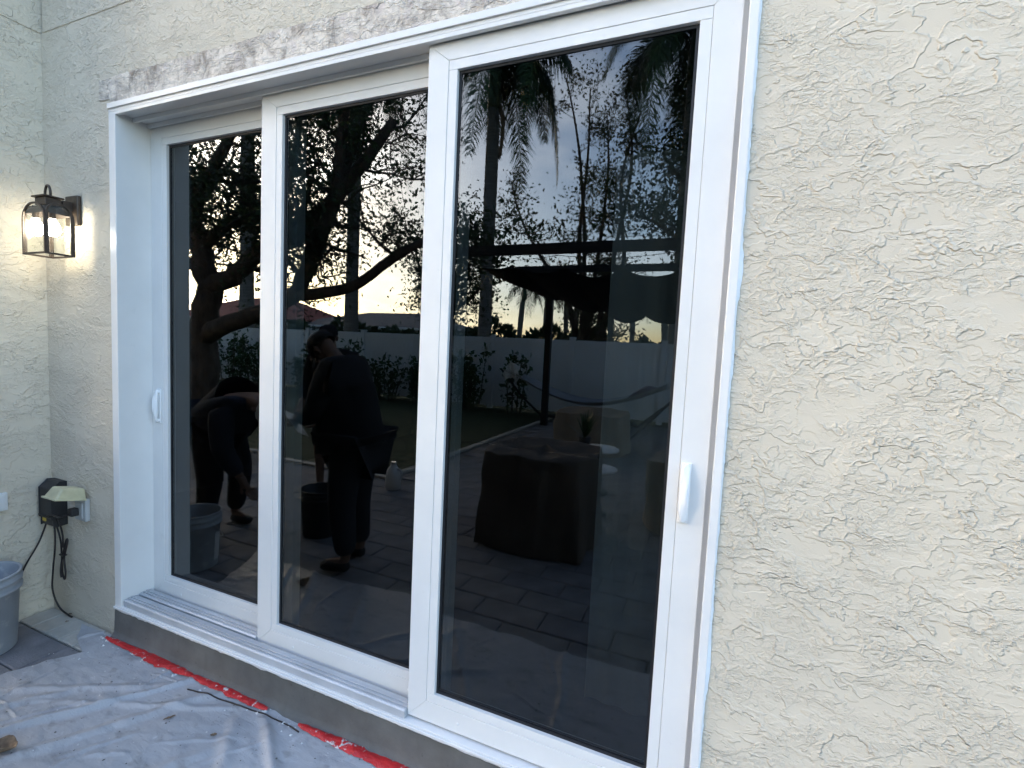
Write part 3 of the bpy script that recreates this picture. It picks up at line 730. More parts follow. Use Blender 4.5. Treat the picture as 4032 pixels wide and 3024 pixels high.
def palm(loc, H, r0, nf, L_, label, seed, group='palms beyond the fence', dead=False, leafl=.62, nl=64, lean=0.):
    rd = random.Random(seed); root = empty('palm_tree', loc, label, 'palm tree', group)
    hs_ = H * .16 if H > 5 else H * .1
    tr_ = [(lean * (z / H) ** 2, 0, z) for z in np.linspace(-.05, H - hs_, 12)]
    MB().tube(tr_, [r0 * (1.15 - .22 * i / 11 + .08 * math.sin(i * .9)) for i in range(12)], 12).build('trunk', 'palm_bark', root, smooth=True)
    MB().tube([(lean, 0, z) for z in np.linspace(H - hs_, H, 6)], [r0 * 1.0, r0 * 1.08, r0 * 1.0, r0 * .85, r0 * .7, r0 * .5], 12).build('crownshaft', 'palm_shaft', root, smooth=True)
    meshes = [frond_mesh(L_, dr, nl, leafl, seed * 10 + i) for i, dr in enumerate((.9, 1.5, 2.1))]
    for i in range(nf):
        o = bpy.data.objects.new('frond', meshes[i % 3]); COL.objects.link(o); o.parent = root; o.location = (lean, 0, H - .05 - .06 * (i % 3))
        o.rotation_euler = (rd.uniform(-.25, .25), rd.uniform(-.75, .25) if i % 3 == 0 else rd.uniform(-.2, .25), i * 2.399 + rd.uniform(-.2, .2))
    if dead:
        MB().tube(cpath([(r0 * .9, -.05, H - hs_ + .1), (r0 * 1.5, -.08, H - hs_ - .5), (r0 * 1.2, -.06, H - hs_ - 1.3)]), [.06] * 8 + [.05] * 8 + [.02], 5).build('dead_sheath', 'dry_leaf', root, smooth=True)
    return root

# the big forked shade tree
y_ = -5.0
limbs = [[(-7.05, y_, -.1, .34), (-7.0, y_, .7, .28), (-7.0, y_, 1.7, .26), (-6.85, y_, 2.6, .24), (-7.15, y_, 3.5, .19), (-7.4, y_ + .1, 4.3, .14), (-7.9, y_ + .3, 5.6, .12), (-8.3, y_ + .6, 7.0, .06)],
         [(-6.9, y_, 2.5, .20), (-6.1, y_ - .05, 2.75, .17), (-5.4, y_, 3.15, .16), (-4.5, y_ + .1, 3.25, .16), (-3.3, y_ + .1, 4.0, .12), (-2.3, y_, 5.1, .07)],
         [(-7.0, y_, 1.5, .22), (-6.3, y_ + .05, 1.72, .18), (-5.4, y_ + .1, 1.95, .16), (-4.3, y_ + .1, 2.3, .14), (-3.85, y_ + .1, 3.1, .14), (-3.3, y_ + .2, 4.0, .11), (-2.9, y_ + .4, 5.6, .06)],
         [(-4.3, y_ + .1, 2.3, .11), (-3.6, y_ + .1, 2.35, .10), (-3.0, y_, 2.5, .085), (-2.2, y_ - .1, 3.0, .08), (-1.5, y_ - .2, 3.3, .04)],
         [(-7.1, y_, 3.4, .16), (-6.75, y_, 3.45, .14), (-6.2, y_ - .05, 3.8, .10), (-5.6, y_ - .2, 3.85, .08), (-5.0, y_ - .4, 4.4, .04)],
         [(-7.3, y_, 4.0, .15), (-6.7, y_ + .1, 4.5, .12), (-5.9, y_ + .2, 5.4, .09), (-5.0, y_ + .2, 6.4, .05)],
         [(-4.4, y_ + .1, 3.3, .12), (-4.6, y_ + .4, 4.4, .10), (-4.5, y_ + .8, 5.8, .06)],
         [(-3.3, y_ + .1, 4.0, .10), (-3.5, y_ - .5, 5.2, .08), (-3.2, y_ - 1., 6.6, .04)],
         [(-7.0, y_, 2.9, .14), (-8.0, y_ + .3, 3.2, .11), (-9.2, y_ + .5, 4.1, .07)],
         [(-5.4, y_, 3.15, .10), (-5.2, y_ - .6, 4.6, .08), (-5.3, y_ - 1., 6.2, .05)]]
tree('shade_tree', 'big forked shade tree with low thick limbs over the lawn', (-7.0, y_, -.05), limbs, 'leaf_oak', 36000, .080, 3, spread=.15, twigs=3, depth=2, twl=1.15, twmin=2.9)
# royal palms beyond the fence
palm((-13.5, -11.2, -.05), 11.0, .24, 15, 3.6, 'thick pale palm trunk rising beside the forked shade tree', 21)
palm((-8.3, -11.0, -.05), 10.2, .20, 15, 3.6, 'tall palm trunk rising behind the shade tree limbs', 22)
palm((-3.45, -11.1, -.05), 9.75, .175, 16, 3.7, 'tall palm with full crown and brown sheath beyond the fence', 23, dead=True, leafl=.70, nl=170)
palm((1.75, -11.5, -.05), 9.9, .17, 16, 3.7, 'palm with hanging fronds above the pergola', 24, leafl=.70, nl=170)
# slender many-stemmed tree with thin foliage
lb = []; rd = random.Random(5)
for a, top_, x1 in ((-.5, 9.5, -1.2), (-.1, 10.4, -2.4), (.35, 9.0, -.2), (-.3, 10.2, -1.7), (.2, 7.0, -3.9), (.5, 8.4, .3)):
    bx = -1.0 + a * .5; lb.append([(bx, -14 + a, -.1, .11), (bx + (x1 - bx) * .25, -14 + a, 2.6, .09), (bx + (x1 - bx) * .45 + rd.uniform(-.35, .35), -14 + a * 1.5, top_ * .48, .07), (bx + (x1 - bx) * .85 + rd.uniform(-.4, .4), -14 + a * 2, top_ * .78, .04), (x1, -14 + a * 2.2, top_, .02)])
tree('slender_tree', 'slender many stemmed tree with thin foliage beyond the fence', (-1.0, -14, -.05), lb, 'leaf_sparse', 12000, .10, 8, spread=.12, twigs=5, depth=2, twl=.9)
# denser tree at the pergola's side
lb = [[(3.6, -11.6, -.1, .18), (3.3, -11.6, 2.6, .15), (2.7, -11.5, 4.4, .11), (1.9, -11.4, 5.6, .07), (1.3, -11.3, 6.2, .03)], [(3.2, -11.6, 3.0, .11), (2.2, -11.4, 3.9, .08), (1.3, -11.2, 4.7, .05), (.7, -11.1, 5.0, .02)], [(3.0, -11.6, 3.6, .12), (3.6, -11.3, 5.2, .08), (4.2, -11.2, 6.8, .03)], [(2.6, -11.5, 4.6, .08), (2.3, -11.9, 6.2, .06), (2.0, -12.1, 7.6, .03)]]
tree('garden_tree', 'dense dark leaved tree beside the pergola', (3.6, -11.6, -.05), lb, 'leaf_dark', 12000, .12, 12, spread=.16, twigs=9, depth=2, twl=.9)
lb = [[(-5.6, -12.5, -.1, .13), (-5.4, -12.4, 2.2, .10), (-5.0, -12.2, 3.8, .07), (-4.6, -12, 5.4, .03)], [(-5.4, -12.4, 2.0, .09), (-6.2, -12.2, 3.2, .06), (-6.6, -12, 4.6, .03)], [(-5.3, -12.3, 2.6, .08), (-4.3, -12.1, 3.2, .05), (-3.8, -12, 4.2, .03)]]
tree('garden_tree', 'rounded bushy tree beside the palm with the brown sheath', (-5.6, -12.5, -.05), lb, 'leaf_dark', 7000, .12, 14, spread=.28, twigs=8, depth=2, twl=.8)
# large leaved shrubs in front of the fence
def shrub(x, y, h, wd, seed, label):
    rd = random.Random(seed); root = empty('shrub', (x, y, -.045), label, 'shrub', 'shrubs in front of the white fence'); st = MB(); P = []
    for i in range(int(9 * wd)):
        bx = rd.uniform(-.5, .5) * wd; by = rd.uniform(-.25, .25); hh = h * rd.uniform(.55, 1.0)
        pts = [(bx * .6, by, 0), (bx * .8, by, hh * .4), (bx, by * 1.2, hh * .8), (bx * 1.05, by * 1.2, hh)]
        st.tube(pts, [.018, .014, .010, .005], 5)
        for k in range(int(hh * 46)):
            t = rd.random() ** .8; P.append((bx * (.7 + .35 * t) + rd.gauss(0, .06), by + rd.gauss(0, .07), hh * (.06 + .94 * t) + rd.gauss(0, .02)))
    st.build('stem', 'bark', root); V, F = leaf_quads(np.array(P), .125, seed, droop=-.5, aspect=.62)
    link(fast_mesh('foliage', V, F, 'leaf_shrub'), 'foliage', root)
for i, (x, h, wd, l) in enumerate(((-2.9, 1.62, 1.3, 'bushy glossy shrub left of the pergola post by the fence'), (-1.75, 1.6, .55, 'narrow upright shrub beside the hammock stand'), (-4.3, 1.25, 1.4, 'low shrub between the garden palms and the jug'),
                              (-5.7, 1.30, 1.2, 'low leafy shrub at the fence behind the white jug'), (-6.9, 1.65, 1.1, 'tall leafed shrub at the fence behind the standing worker'), (-8.4, 1.5, 1.3, 'bushy shrub at the fence behind the capped worker'),
                              (-10.3, 1.55, 1.5, 'broad shrub at the fence by the bending worker'), (-11.8, 1.75, 1.3, 'tall shrub at the fence beyond the shade tree'), (-13.4, 1.5, 1.4, 'outermost shrub of the row at the fence'))):
    shrub(x, -9.35, h, wd, 60 + i, l)

# ------------------------------------------------------------------ white vinyl fence
fence = empty('fence', (0, -10, -.045), 'white vinyl privacy fence closing the garden', 'fence')
def fp(mb, name, bevel=0., parent=None):
    return child(mb.build(name, 'vinyl_white', None, bevel), fence)
px = [1.63 - 2.145 * k for k in range(-2, 9)]
for k, x in enumerate(px):
    fp(MB().box(x - .064, x + .064, -10.064, -9.936, -.05, 1.86).box(x - .075, x + .075, -10.075, -9.925, 1.861, 1.885), 'post', .004)
    if k < len(px) - 1:
        x0, x1 = px[k + 1] + .066, x - .066
        fp(MB().box(x0, x1, -10.025, -9.975, 1.66, 1.81), 'rail', .004); fp(MB().box(x0, x1, -10.025, -9.975, .02, .17), 'rail', .004)
        n = 12; wd = (x1 - x0) / n
        for i in range(n): fp(MB().box(x0 + i * wd + .002, x0 + (i + 1) * wd - .002, -10.011, -9.989, .171, 1.659), 'board')

# ------------------------------------------------------------------ pergola with draped canopy
pg = empty('pergola', (.6, -6.2, 0), 'black metal pergola with draped dark canopy over the seating', 'pergola')
def pp(mb, name, m='pergola_metal', bevel=0., smooth=False): return child(mb.build(name, m, None, bevel, smooth), pg)
PX0, PX1, PY0, PY1 = -1.0, 4.0, -4.8, -7.9
for x in (PX0, PX1):
    for y in (PY0, PY1):
        if x == PX0 and y == PY0: continue
        pp(MB().box(x - .06 + (.56 if x == PX0 else 0), x + .06 + (.56 if x == PX0 else 0), y - .06, y + .06, 0, 2.95), 'post', bevel=.004)
pp(MB().box(PX0 - .06, PX0 + .06, PY0 - .06, PY0 + .06, 0, 2.84), 'post', bevel=.004)
pp(MB().box(PX0 - .07, PX1 + .2, PY0 - .05, PY0 + .05, 2.842, 2.975), 'beam', bevel=.004)
pp(MB().box(PX0 - .2, PX1 + .2, PY1 - .05, PY1 + .05, 3.10, 3.23), 'beam', bevel=.004)
for x in (PX1,): pp(MB().box(x - .03, x + .03, PY1 + .051, PY0 - .051, 2.87, 2.97), 'cross_bar', bevel=.003)
def cano(u, v):
    x = PX0 + .1 + (PX1 - PX0 - .2) * u; y = PY0 - .25 + (PY1 - PY0 + .5) * v
    env = min(1, u * 2.4) ** .8; sag = .04 + .10 * env
    return (x, y, 2.80 - .10 * env - .46 * env * v - sag * abs(math.sin(u * math.pi * 6)) ** .6 + .02 * math.sin(v * 9))
o = pp(MB().grid(cano, 120, 10), 'canopy', 'canopy_fabric', smooth=True); o.modifiers.new('t', 'SOLIDIFY').thickness = .004
# string lights along the front beam
sl = empty('string_lights', (.6, -4.72, 2.8), 'string of clear globe bulbs hanging along the pergola beam', 'string lights')
wp = [(x, -4.72, 2.80 - .05 * abs(math.sin((x + .8) * 2.1))) for x in np.linspace(-.8, 4., 60)]
child(MB().tube(wp, .004, 5).build('wire', 'cord'), sl)
for x in np.arange(-.7, 3.9, .75):
    child(MB().lathe([(.001, .0), (.030, .012), (.038, .038), (.028, .066), (.014, .085), (.014, .115), (.001, .116)], (x, -4.72, 2.63), 12).build('globe_bulb', 'lantern_glass', None, smooth=True), sl)

# ------------------------------------------------------------------ covered furniture, tables, hammock
def covered(name, label, x0, x1, y0, y1, h, seed, rot=0., back=0., fab='cover_fabric'):
    def f(u, v):
        # v 0..1 from the hem up over to the centre of the top
        t = 2 * math.pi * u; cx, cy = math.cos(t), math.sin(t); k = 1 / max(abs(cx), abs(cy)) ; k = k ** .62
        if v < .62: s = v / .62; rad = 1.06 - .05 * s + .03 * (1 - s) * math.sin(t * 9 + seed) + .022 * (1 - .5 * s) * math.sin(t * 23 + seed * 2 + 2.5 * s + 2 * math.sin(3 * t)) + .02 * math.sin(t * 11 + seed - 3 * s); z = .015 + (h - .05) * s
        else:
            s = (v - .62) / .38; rad = (1.01 - .06 * min(1, s * 6)) * (1 - max(0, s - .12) / .88); z = h - .05 + .05 * min(1, s * 5) - .075 * math.sin(math.pi * s) * (1 + vnoise(cx, cy, 2, seed))
        X, Y = cx * k * rad * .5 * (x1 - x0) * .97, cy * k * rad * .5 * (y1 - y0) * .97
        nn_ = .05 * vnoise(X + Y, z * .5, 4.5, seed) + .03 * vnoise(X * 2 - Y, z * .7 + Y, 8, seed + 1) - .03 * abs(vnoise(X - Y, z, 5, seed + 4))
        return (X * (1 + nn_), Y * (1 + nn_), z + (back * max(0, min(1, Y * -6)) if v > .4 else 0) + .012 * vnoise(X, Y, 5, seed + 2) * (v > .3))
    o = MB().grid(f, 96, 40).build(name, fab, None, smooth=True); o.location = ((x0 + x1) / 2, (y0 + y1) / 2, 0); o.rotation_euler.z = rot
    tag(o, label, 'furniture cover', 'garden furniture under brown covers')
covered('covered_sofa', 'tall garden armchair under a brown cloth cover near the door', 1.02, 1.92, -2.72, -1.80, .79, 1)
covered('covered_sofa', 'wide low seat under a brown cover beneath the pergola', .45, 1.55, -6.6, -5.5, .66, 2, fab='cover_lit')
covered('covered_sofa', 'brown covered seat beside the round side tables', 2.25, 3.1, -3.6, -2.7, .68, 3, .2, fab='cover_lit')
def side_table(x, y, h, r, label):
    t = empty('side_table', (x, y, 0), label, 'side table', 'round side tables')
    MB().lathe([(.001, h - .022), (r - .008, h - .022), (r, h - .016), (r, h - .006), (r - .006, h), (.001, h)], n=32).build('table_top', 'table_white', t, smooth=True)
    MB().lathe([(.03, .02), (.022, .05), (.02, h - .03), (.03, h - .023)], n=16).build('pedestal', 'pergola_metal', t, smooth=True)
    MB().lathe([(.001, 0), (r * .6, 0), (r * .6, .012), (.03, .022)], n=24).build('foot', 'pergola_metal', t, smooth=True)
side_table(1.58, -3.75, .50, .24, 'round white side table holding the spiky plant')
side_table(1.74, -3.05, .45, .19, 'lower round white side table with no plant')
pl = empty('potted_plant', (1.42, -3.80, .50), 'small spiky potted plant on the white side table', 'plant')
MB().lathe([(.001, 0), (.055, 0), (.075, .10), (.068, .10), (.001, .09)], n=20).build('pot', 'black_plastic', pl, smooth=True)
m = MB(); rd = random.Random(9)
for i in range(34):
    a = rd.uniform(0, 6.28); tl = rd.uniform(.15, 1.1); l_ = rd.uniform(.24, .42); d = Vector((math.cos(a) * math.sin(tl), math.sin(a) * math.sin(tl), math.cos(tl))); s = Vector((-math.sin(a), math.cos(a), 0)) * .014
    p = Vector((0, 0, .09)); m.add([p - s, p + s, p + d * l_ * .6 + s * .7, p + d * l_ * .6 - s * .7, p + d * l_ - Vector((0, 0, .03))], [(0, 1, 2, 3), (3, 2, 4)])
m.build('foliage', 'leaf_shrub', pl)
hm = empty('hammock', (.4, -8.9, 0), 'pale fabric hammock slung on a dark frame before the fence', 'hammock')
def hp_(mb, name, m_, smooth=False): return child(mb.build(name, m_, None, 0, smooth), hm)
HA, HB = Vector((-1.9, -8.9, 1.05)), Vector((2.35, -8.7, 1.05))
def hmk(u, v):
    p = HA.lerp(HB, .12 + .76 * u); wv = math.sin(math.pi * (u * .9 + .05)) ** .5
    return (p.x, p.y + (v - .5) * .95 * wv, .86 - .46 * math.sin(math.pi * u) + .10 * (2 * v - 1) ** 2)
o = hp_(MB().grid(hmk, 40, 10), 'bed', 'hammock_fabric', True); o.modifiers.new('t', 'SOLIDIFY').thickness = .006
for A, u in ((HA, 0), (HB, 1)):
    for v in np.linspace(0, 1, 7): hp_(MB().tube([A, hmk(u, v)], .006, 5), 'cord', 'rope')
hp_(MB().tube([HA, (-1.35, -8.9, .45), (-.85, -8.88, .06)], .028, 8), 'frame_arm', 'pergola_metal'); hp_(MB().tube([HB, (1.9, -8.75, .55), (1.35, -8.78, .06)], .028, 8), 'frame_arm', 'pergola_metal')
hp_(MB().tube([(-.85, -8.88, .05), (1.35, -8.78, .05)], .028, 8), 'frame_base', 'pergola_metal')
for x in (-.7, 1.2): hp_(MB().tube([(x, -9.4, .03), (x, -8.3, .03)], .026, 8), 'frame_foot', 'pergola_metal')
def pil(u, v):
    a, b = 2 * u - 1, 2 * v - 1; t = (1 - a * a) ** .5 * (1 - b * b) ** .5 if abs(a) < 1 and abs(b) < 1 else 0
    return (a * .26, b * .18, t * .07)
m = MB().grid(pil, 16, 12).grid(lambda u, v: (pil(u, 1 - v)[0], pil(u, 1 - v)[1], -pil(u, 1 - v)[2]), 16, 12)
o = m.build('pillow', 'pillow_purple', None, smooth=True); o.location = (1.42, -8.55, .78); o.rotation_euler = (.2, -.55, .4); tag(o, 'purple grey pillow lying on the hammock', 'pillow')
def rag(u, v): return (-.16 + .32 * u + .03 * math.sin(v * 9), .05 * math.sin(u * 7 + v * 4), .36 * (v - 1) + .1 * math.sin(u * 3.14))
o = MB().grid(rag, 14, 14).build('rag', 'jug_white', None, smooth=True); o.location = (-1.62, -8.85, 1.12); o.modifiers.new('t', 'SOLIDIFY').thickness = .004; tag(o, 'white rag draped over the hammock frame tip', 'rag')
tag(MB().tube([(2.25, -7.6, .95), (1.40, -6.25, .02)], .022, 8).build('leaning_pole', 'pergola_metal'), 'dark pole leaning across the covered seat', 'pole')
jg = empty('jug', (-.36, -2.58, 0), 'white plastic jug standing at the patio edge', 'jug')
MB().lathe([(.001, 0), (.075, .0), (.082, .012), (.082, .16), (.070, .205), (.034, .245), (.030, .262)], n=24).build('body', 'jug_white', jg, smooth=True)
MB().lathe([(.001, .29), (.028, .29), (.031, .264), (.031, .262)], n=16).build('cap', 'steel', jg)
MB().tube(cpath([(.05, 0, .225), (.10, 0, .20), (.10, 0, .14), (.080, 0, .11)], 5), .011, 8).build('handle', 'jug_white', jg, smooth=True)

# ------------------------------------------------------------------ workers
def skin(name, nodes, edges, m, parent, root, sub=2):
    names = list(nodes); me = bpy.data.meshes.new(name)
    me.from_pydata([nodes[k][0] for k in names], [(names.index(a), names.index(b)) for a, b in edges], []); me.materials.append(MATS[m])
    o = bpy.data.objects.new(name, me); COL.objects.link(o); o.parent = parent
    md = o.modifiers.new('skin', 'SKIN'); md.use_smooth_shade = True
    for i, k in enumerate(names):
        r = nodes[k][1]; r = (r, r) if np.isscalar(r) else r; me.skin_vertices[0].data[i].radius = r; me.skin_vertices[0].data[i].use_root = (k == root)
    sb = o.modifiers.new('sub', 'SUBSURF'); sb.levels = sub; sb.render_levels = sub
    return o
def hand_nodes(N_, E_, side, wrist, d, palm_n):
    """palm and five curled fingers from the wrist along d"""
    d = Vector(d).normalized(); pn = Vector(palm_n).normalized(); s = d.cross(pn).normalized(); w_ = Vector(wrist)
    N_[side + 'palm'] = (w_ + d * .05, (.036, .018)); N_[side + 'knk'] = (w_ + d * .09, (.038, .014)); E_ += [(side + 'wrist', side + 'palm'), (side + 'palm', side + 'knk')]
    for i, (off, l_) in enumerate(((-.030, .062), (-.010, .075), (.010, .070), (.030, .055))):
        a = w_ + d * .095 + s * off; b = a + d * l_ * .5 + pn * .012; c = b + d * l_ * .3 + pn * .03
        for k, (p, r) in enumerate(((a, .0095), (b, .0085), (c, .0075))): N_['%sf%d%d' % (side, i, k)] = (p, r)
        E_ += [(side + 'knk', '%sf%d0' % (side, i)), ('%sf%d0' % (side, i), '%sf%d1' % (side, i)), ('%sf%d1' % (side, i), '%sf%d2' % (side, i))]
    a = w_ + d * .045 - s * .042; b = a + d * .035 - s * .015 + pn * .012; N_[side + 't0'] = (a, .011); N_[side + 't1'] = (b, .009); E_ += [(side + 'palm', side + 't0'), (side + 't0', side + 't1')]
def person(loc, rz, J, label, shirt, legs, cap, cap_mat='shirt_backlit', shorts=False, bulk=1.):
    root = empty('person', loc, label, 'person'); root.rotation_euler.z = rz
    V_ = {k: Vector(v) for k, v in J.items()}
    Nd = {'pelvis': (V_['pelvis'], .08), 'waist': (V_['waist'], .075), 'chest': (V_['chest'], .085), 'neck0': (V_['neck'], (.065, .06)), 'head0': (V_['head'] * .75 + V_['neck'] * .25, (.062, .068)), 'head1': (V_['head'], (.075, .092)), 'head2': (V_['head'] + (V_['head'] - V_['neck']).normalized() * .085, (.060, .075))}
    E = [('pelvis', 'waist'), ('waist', 'chest'), ('chest', 'neck0'), ('neck0', 'head0'), ('head0', 'head1'), ('head1', 'head2')]
    for s in 'LR':
        for k, r in (('shoulder', .062), ('elbow', .044), ('wrist', .028)): Nd[s + k] = (V_[s + k], r)
        E += [('chest', s + 'shoulder'), (s + 'shoulder', s + 'elbow'), (s + 'elbow', s + 'wrist')]
        hand_nodes(Nd, E, s, V_[s + 'wrist'], V_[s + 'wrist'] - V_[s + 'elbow'], (1, 0, -.2))
        for k, r in (('hip', .088), ('knee', .054), ('calf', .050), ('ankle', .036), ('toe', (.042, .028))): Nd[s + k] = (V_[s + k] if k != 'calf' else V_[s + 'knee'].lerp(V_[s + 'ankle'], .3) + Vector((-.015, 0, 0)), r)
        E += [('pelvis', s + 'hip'), (s + 'hip', s + 'knee'), (s + 'knee', s + 'calf'), (s + 'calf', s + 'ankle'), (s + 'ankle', s + 'toe')]
    skin('body', Nd, E, 'skin', root, 'pelvis')
    # face: nose, ears, eyes and mouth as small pieces of the head
    hd = V_['head']; up = (V_['head'] - V_['neck']).normalized(); fw = Vector((1, 0, 0)); fw = (fw - up * fw.dot(up)).normalized(); sd_ = up.cross(fw)
    f = MB(); f.tube([hd + fw * .085 + up * .025, hd + fw * .112 - up * .012, hd + fw * .092 - up * .02], [.008, .013, .009], 6)
    for s in (-1, 1): f.tube([hd + sd_ * s * .078 + up * .025, hd + sd_ * s * .088 + up * .0, hd + sd_ * s * .080 - up * .03], [.010, .016, .009], 6)
    f.build('face', 'skin', root, smooth=True)
    e = MB()
    for s in (-1, 1): e.tube([hd + fw * .088 + sd_ * s * .032 + up * .018, hd + fw * .094 + sd_ * s * .032 + up * .018], .010, 8)
    e.tube([hd + fw * .092 + sd_ * .024 - up * .045, hd + fw * .092 - sd_ * .024 - up * .045], .005, 6); e.build('eyes_and_mouth', 'hair_black', root, smooth=True)
    S_ = {'a': (V_['pelvis'] + Vector((0, 0, .02)), .165), 'b': (V_['waist'], .158), 'c': (V_['chest'], .172), 'n': (V_['neck'], .084)}
    Es = [('a', 'b'), ('b', 'c'), ('c', 'n')]
    for s in 'LR':
        S_[s + 's'] = (V_[s + 'shoulder'], .082); S_[s + 'e'] = (V_[s + 'elbow'], .062); S_[s + 'w'] = (V_[s + 'elbow'].lerp(V_[s + 'wrist'], .85), .046); Es += [('c', s + 's'), (s + 's', s + 'e'), (s + 'e', s + 'w')]
    S_ = {k: (p, r * bulk) for k, (p, r) in S_.items()}
    skin('shirt', S_, Es, shirt, root, 'b')
    P_ = {'p': (V_['pelvis'], .160)}; Ep = []
    for s in 'LR':
        P_[s + 'h'] = (V_[s + 'hip'], .108); P_[s + 'k'] = (V_[s + 'knee'].lerp(V_[s + 'hip'], .0), .088); Ep += [('p', s + 'h'), (s + 'h', s + 'k')]
        if not shorts: P_[s + 'a'] = (V_[s + 'ankle'] + Vector((0, 0, .03)), .062); Ep += [(s + 'k', s + 'a')]
    P_ = {k: (p, r * (.5 + bulk / 2)) for k, (p, r) in P_.items()}
    skin('trousers' if not shorts else 'shorts', P_, Ep, legs, root, 'p')
    for s in 'LR': skin('shoe', {'h': (V_[s + 'ankle'] + Vector((-.03, 0, -.035)), (.046, .040)), 'm': (V_[s + 'ankle'].lerp(V_[s + 'toe'], .5) + Vector((0, 0, -.012)), (.052, .040)), 't': (V_[s + 'toe'] + Vector((.03, 0, 0)), (.048, .030))}, [('h', 'm'), ('m', 't')], 'shoe_black', root, 'm')
    Mh = Matrix.Translation(hd) @ Matrix((( *fw, 0), (*sd_, 0), (*up, 0), (0, 0, 0, 1))).transposed()
    h = MB(); n = 20
    h.lathe([(.094, .015), (.098, .045), (.090, .080), (.066, .108), (.030, .122), (.001, .125)], n=n)
    if cap: h.grid(lambda u, v: ((.085 + .085 * v) * math.cos((u - .5) * 1.7), (.092 + .02 * v) * math.sin((u - .5) * 1.7), .040 - .012 * v), 10, 3)
    h.v = [tuple(Mh @ Vector((p[0] * 1.08 - .004, p[1] * .93, p[2]))) for p in h.v]
    o = h.build('cap' if cap else 'hair', cap_mat if cap else 'hair_black', root, smooth=True); o.modifiers.new('t', 'SOLIDIFY').thickness = .006
    return root
# local frame: +x forward, y left, z up
stand = dict(pelvis=(-.05, 0, .88), waist=(-.03, 0, 1.02), chest=(.05, 0, 1.24), neck=(.13, 0, 1.40), head=(.23, 0, 1.475), Lshoulder=(.06, .18, 1.33), Rshoulder=(.06, -.18, 1.33), Lelbow=(.10, .24, 1.06), Relbow=(.12, -.23, 1.06), Lwrist=(.30, .14, .98), Rwrist=(.32, -.12, 1.0),
             Lhip=(-.04, .10, .82), Rhip=(-.04, -.10, .82), Lknee=(.02, .11, .46), Rknee=(-.01, -.11, .46), Lankle=(-.02, .11, .075), Rankle=(-.06, -.12, .075), Ltoe=(.13, .13, .03), Rtoe=(.09, -.14, .03))
person((.46, -.97, .01), math.pi - .1, stand, 'worker in shirt and trousers darkened as a backlit silhouette standing on the drop cloth', 'shirt_backlit', 'shorts_backlit', False, bulk=1.25)
tall = dict(stand); tall.update(chest=(.0, 0, 1.28), neck=(.03, 0, 1.46), head=(.07, 0, 1.57), Lshoulder=(.0, .19, 1.38), Rshoulder=(.0, -.19, 1.38), Lelbow=(-.02, .26, 1.10), Relbow=(.02, -.26, 1.10), Lwrist=(.16, .22, .92), Rwrist=(.22, -.18, .95))
person((-.78, -2.1, 0), 1.3, tall, 'worker wearing a black cap standing on the pavers behind the others', 'shirt_backlit', 'shorts_backlit', True, shorts=True)
bend = dict(pelvis=(-.22, 0, .86), waist=(-.10, 0, 1.00), chest=(.14, 0, 1.08), neck=(.31, 0, 1.05), head=(.41, 0, 1.02), Lshoulder=(.18, .19, 1.02), Rshoulder=(.18, -.19, 1.02), Lelbow=(.24, .22, .72), Relbow=(.26, -.20, .72), Lwrist=(.33, .12, .50), Rwrist=(.36, -.10, .50),
            Lhip=(-.20, .10, .80), Rhip=(-.20, -.10, .80), Lknee=(-.06, .13, .46), Rknee=(-.10, -.13, .46), Lankle=(-.14, .13, .075), Rankle=(-.20, -.14, .075), Ltoe=(.01, .15, .03), Rtoe=(-.05, -.16, .03))
person((-.72, -.86, 0), .12, bend, 'worker in clothes darkened as a backlit silhouette bending over beside the bucket', 'shirt_backlit_navy', 'trousers_backlit', True, cap_mat='jug_white', bulk=1.25)
tw = empty('trowel', (.13, -.80, .98), 'steel finishing trowel held by the standing worker', 'trowel'); tw.rotation_euler = (.5, .5, .3)
MB().box(-.13, .13, -.05, .05, -.001, .001).build('blade', 'steel', tw); MB().tube([(-.06, 0, .04), (.06, 0, .04)], .014, 8).build('handle', 'bark', tw); MB().tube([(-.04, 0, .001), (-.04, 0, .04)], .006, 6).build('post', 'steel', tw)

# ------------------------------------------------------------------ beyond the fence
def bungalow(x, y, wd, dp, h, rh, roof, label, win):
    b = empty('house', (x, y, -.045), label, 'house', 'neighbouring houses beyond the fence')
    MB().box(-wd / 2, wd / 2, -dp / 2, dp / 2, 0, h).build('wall', 'house_paint', b)
    e = .5; rf = MB(); A = [(-wd / 2 - e, -dp / 2 - e, h + .01), (wd / 2 + e, -dp / 2 - e, h + .01), (wd / 2 + e, dp / 2 + e, h + .01), (-wd / 2 - e, dp / 2 + e, h + .01), (-wd / 2 + dp * .45, 0, h + rh), (wd / 2 - dp * .45, 0, h + rh)]
    rf.add(A, [(0, 1, 5, 4), (1, 2, 5), (2, 3, 4, 5), (3, 0, 4), (3, 2, 1, 0)]); rf.build('roof', roof, b)
    MB().box(-wd / 2 - e - .02, wd / 2 + e + .02, dp / 2 + e, dp / 2 + e + .06, h - .16, h + .008).build('fascia', 'vinyl_white', b)
    for wx in win:
        f_ = MB().box(wx - .6, wx + .6, dp / 2 + .001, dp / 2 + .05, 1., 2.2).build('window', 'vinyl_white', b)
        MB().box(wx - .53, wx + .53, dp / 2 + .051, dp / 2 + .06, 1.07, 2.13).build('pane', 'window_dark', f_)
bungalow(-38, -33, 14, 9, 3.1, 2.2, 'roof_red', 'white house with red tiled roof beyond the fence', (-4, 0, 4))
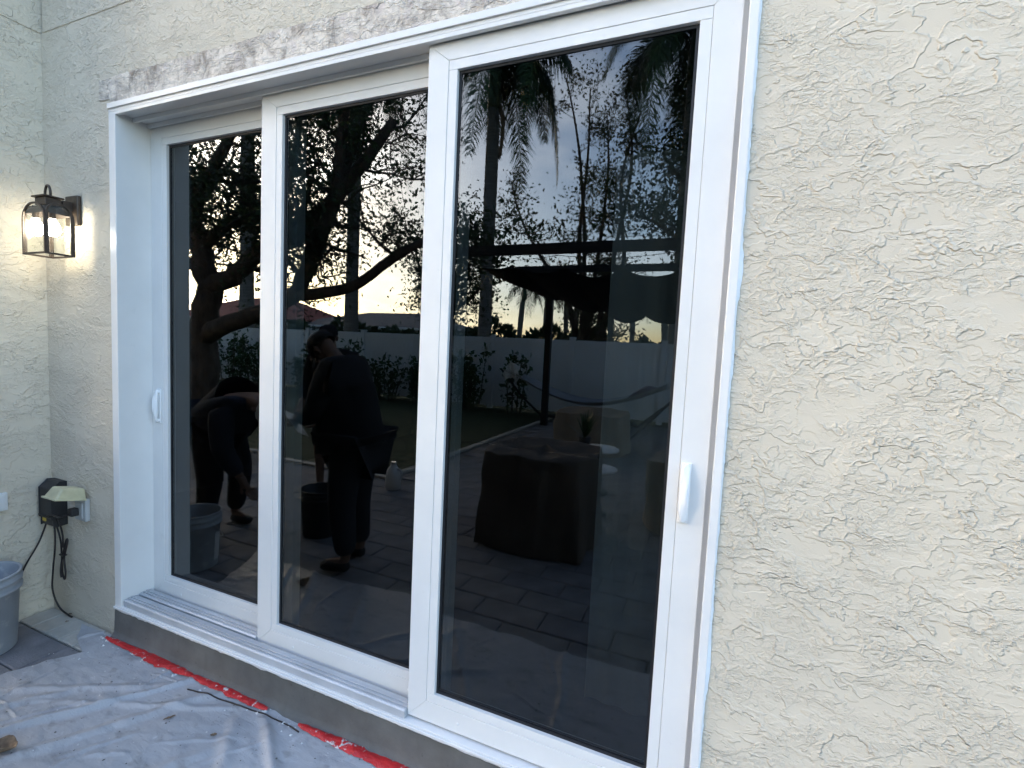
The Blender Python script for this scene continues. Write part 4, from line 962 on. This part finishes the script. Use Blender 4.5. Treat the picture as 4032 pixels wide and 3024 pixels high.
bungalow(-25, -36, 15, 10, 2.8, 1.5, 'roof_grey', 'low house with long grey roof beyond the fence', (-5, -1, 4))
bungalow(8.5, -36, 12, 9, 3.6, 2.0, 'roof_grey', 'pale house behind the palms past the pergola', (-4, 0, 3))
fpm = None
for i, (x, y, H_, l) in enumerate(((-9.2, -28, 5.6, 'far slim palm at the left of the far row'), (-8.1, -30, 6.4, 'far slim palm second in the far row'), (-7.6, -29, 5.9, 'far slim palm standing in a close pair'), (-6.9, -31, 6.8, 'far slim palm just left of the pergola post'),
                             (-5.2, -27, 5.2, 'far short palm right of the pergola post'), (-3.4, -29, 6.2, 'far palm seen between the slender stems'), (-2.2, -30, 5.8, 'far palm right of the slender stems'), (.2, -26, 4.6, 'far low bushy palm by the pale house'), (-17.5, -30, 6.2, 'far palm before the grey roofed house'), (-16.2, -28, 5.0, 'far short palm beside the grey roofed house'))):
    palm((x, y, -.05), H_, .17, 13, 2.0, l, 80 + i, 'far palms', leafl=.5, nl=30, lean=random.uniform(-.3, .3))
def hedge(x, y, wd, h, seed, label):
    root = empty('hedge_bush', (x, y, -.045), label, 'bush', 'bushes far beyond the fence'); r = np.random.default_rng(seed); n = int(900 * wd * .5)
    P = r.normal(size=(n, 3)); P /= np.linalg.norm(P, axis=1)[:, None]; P *= r.uniform(.6, 1.0, (n, 1)) ** .5
    P = P * np.array([wd / 2, 1.2, h * .55]); P[:, 2] = np.abs(P[:, 2] + h * .45) + .3 * np.sin(P[:, 0] * 1.7 + seed) + .15 * np.sin(P[:, 0] * 5.1)
    P[:, 2] = np.maximum(P[:, 2], .05)
    V, F = leaf_quads(P, .36, seed, aspect=.6); link(fast_mesh('foliage', V, F, 'hedge_leaf'), 'foliage', root)
    MB().tube([(0, 0, 0), (.05, 0, h * .4), (0, .05, h * .7)], [.12, .09, .04], 7).build('stem', 'bark', root)
for i in range(13):
    x = -34 + i * 3.4
    hedge(x, -24 - (i % 3) * 1.2, 4.6, 2.0 + (i * 37 % 10) * .10, 100 + i, 'dark rounded bush in the far row beyond the fence')
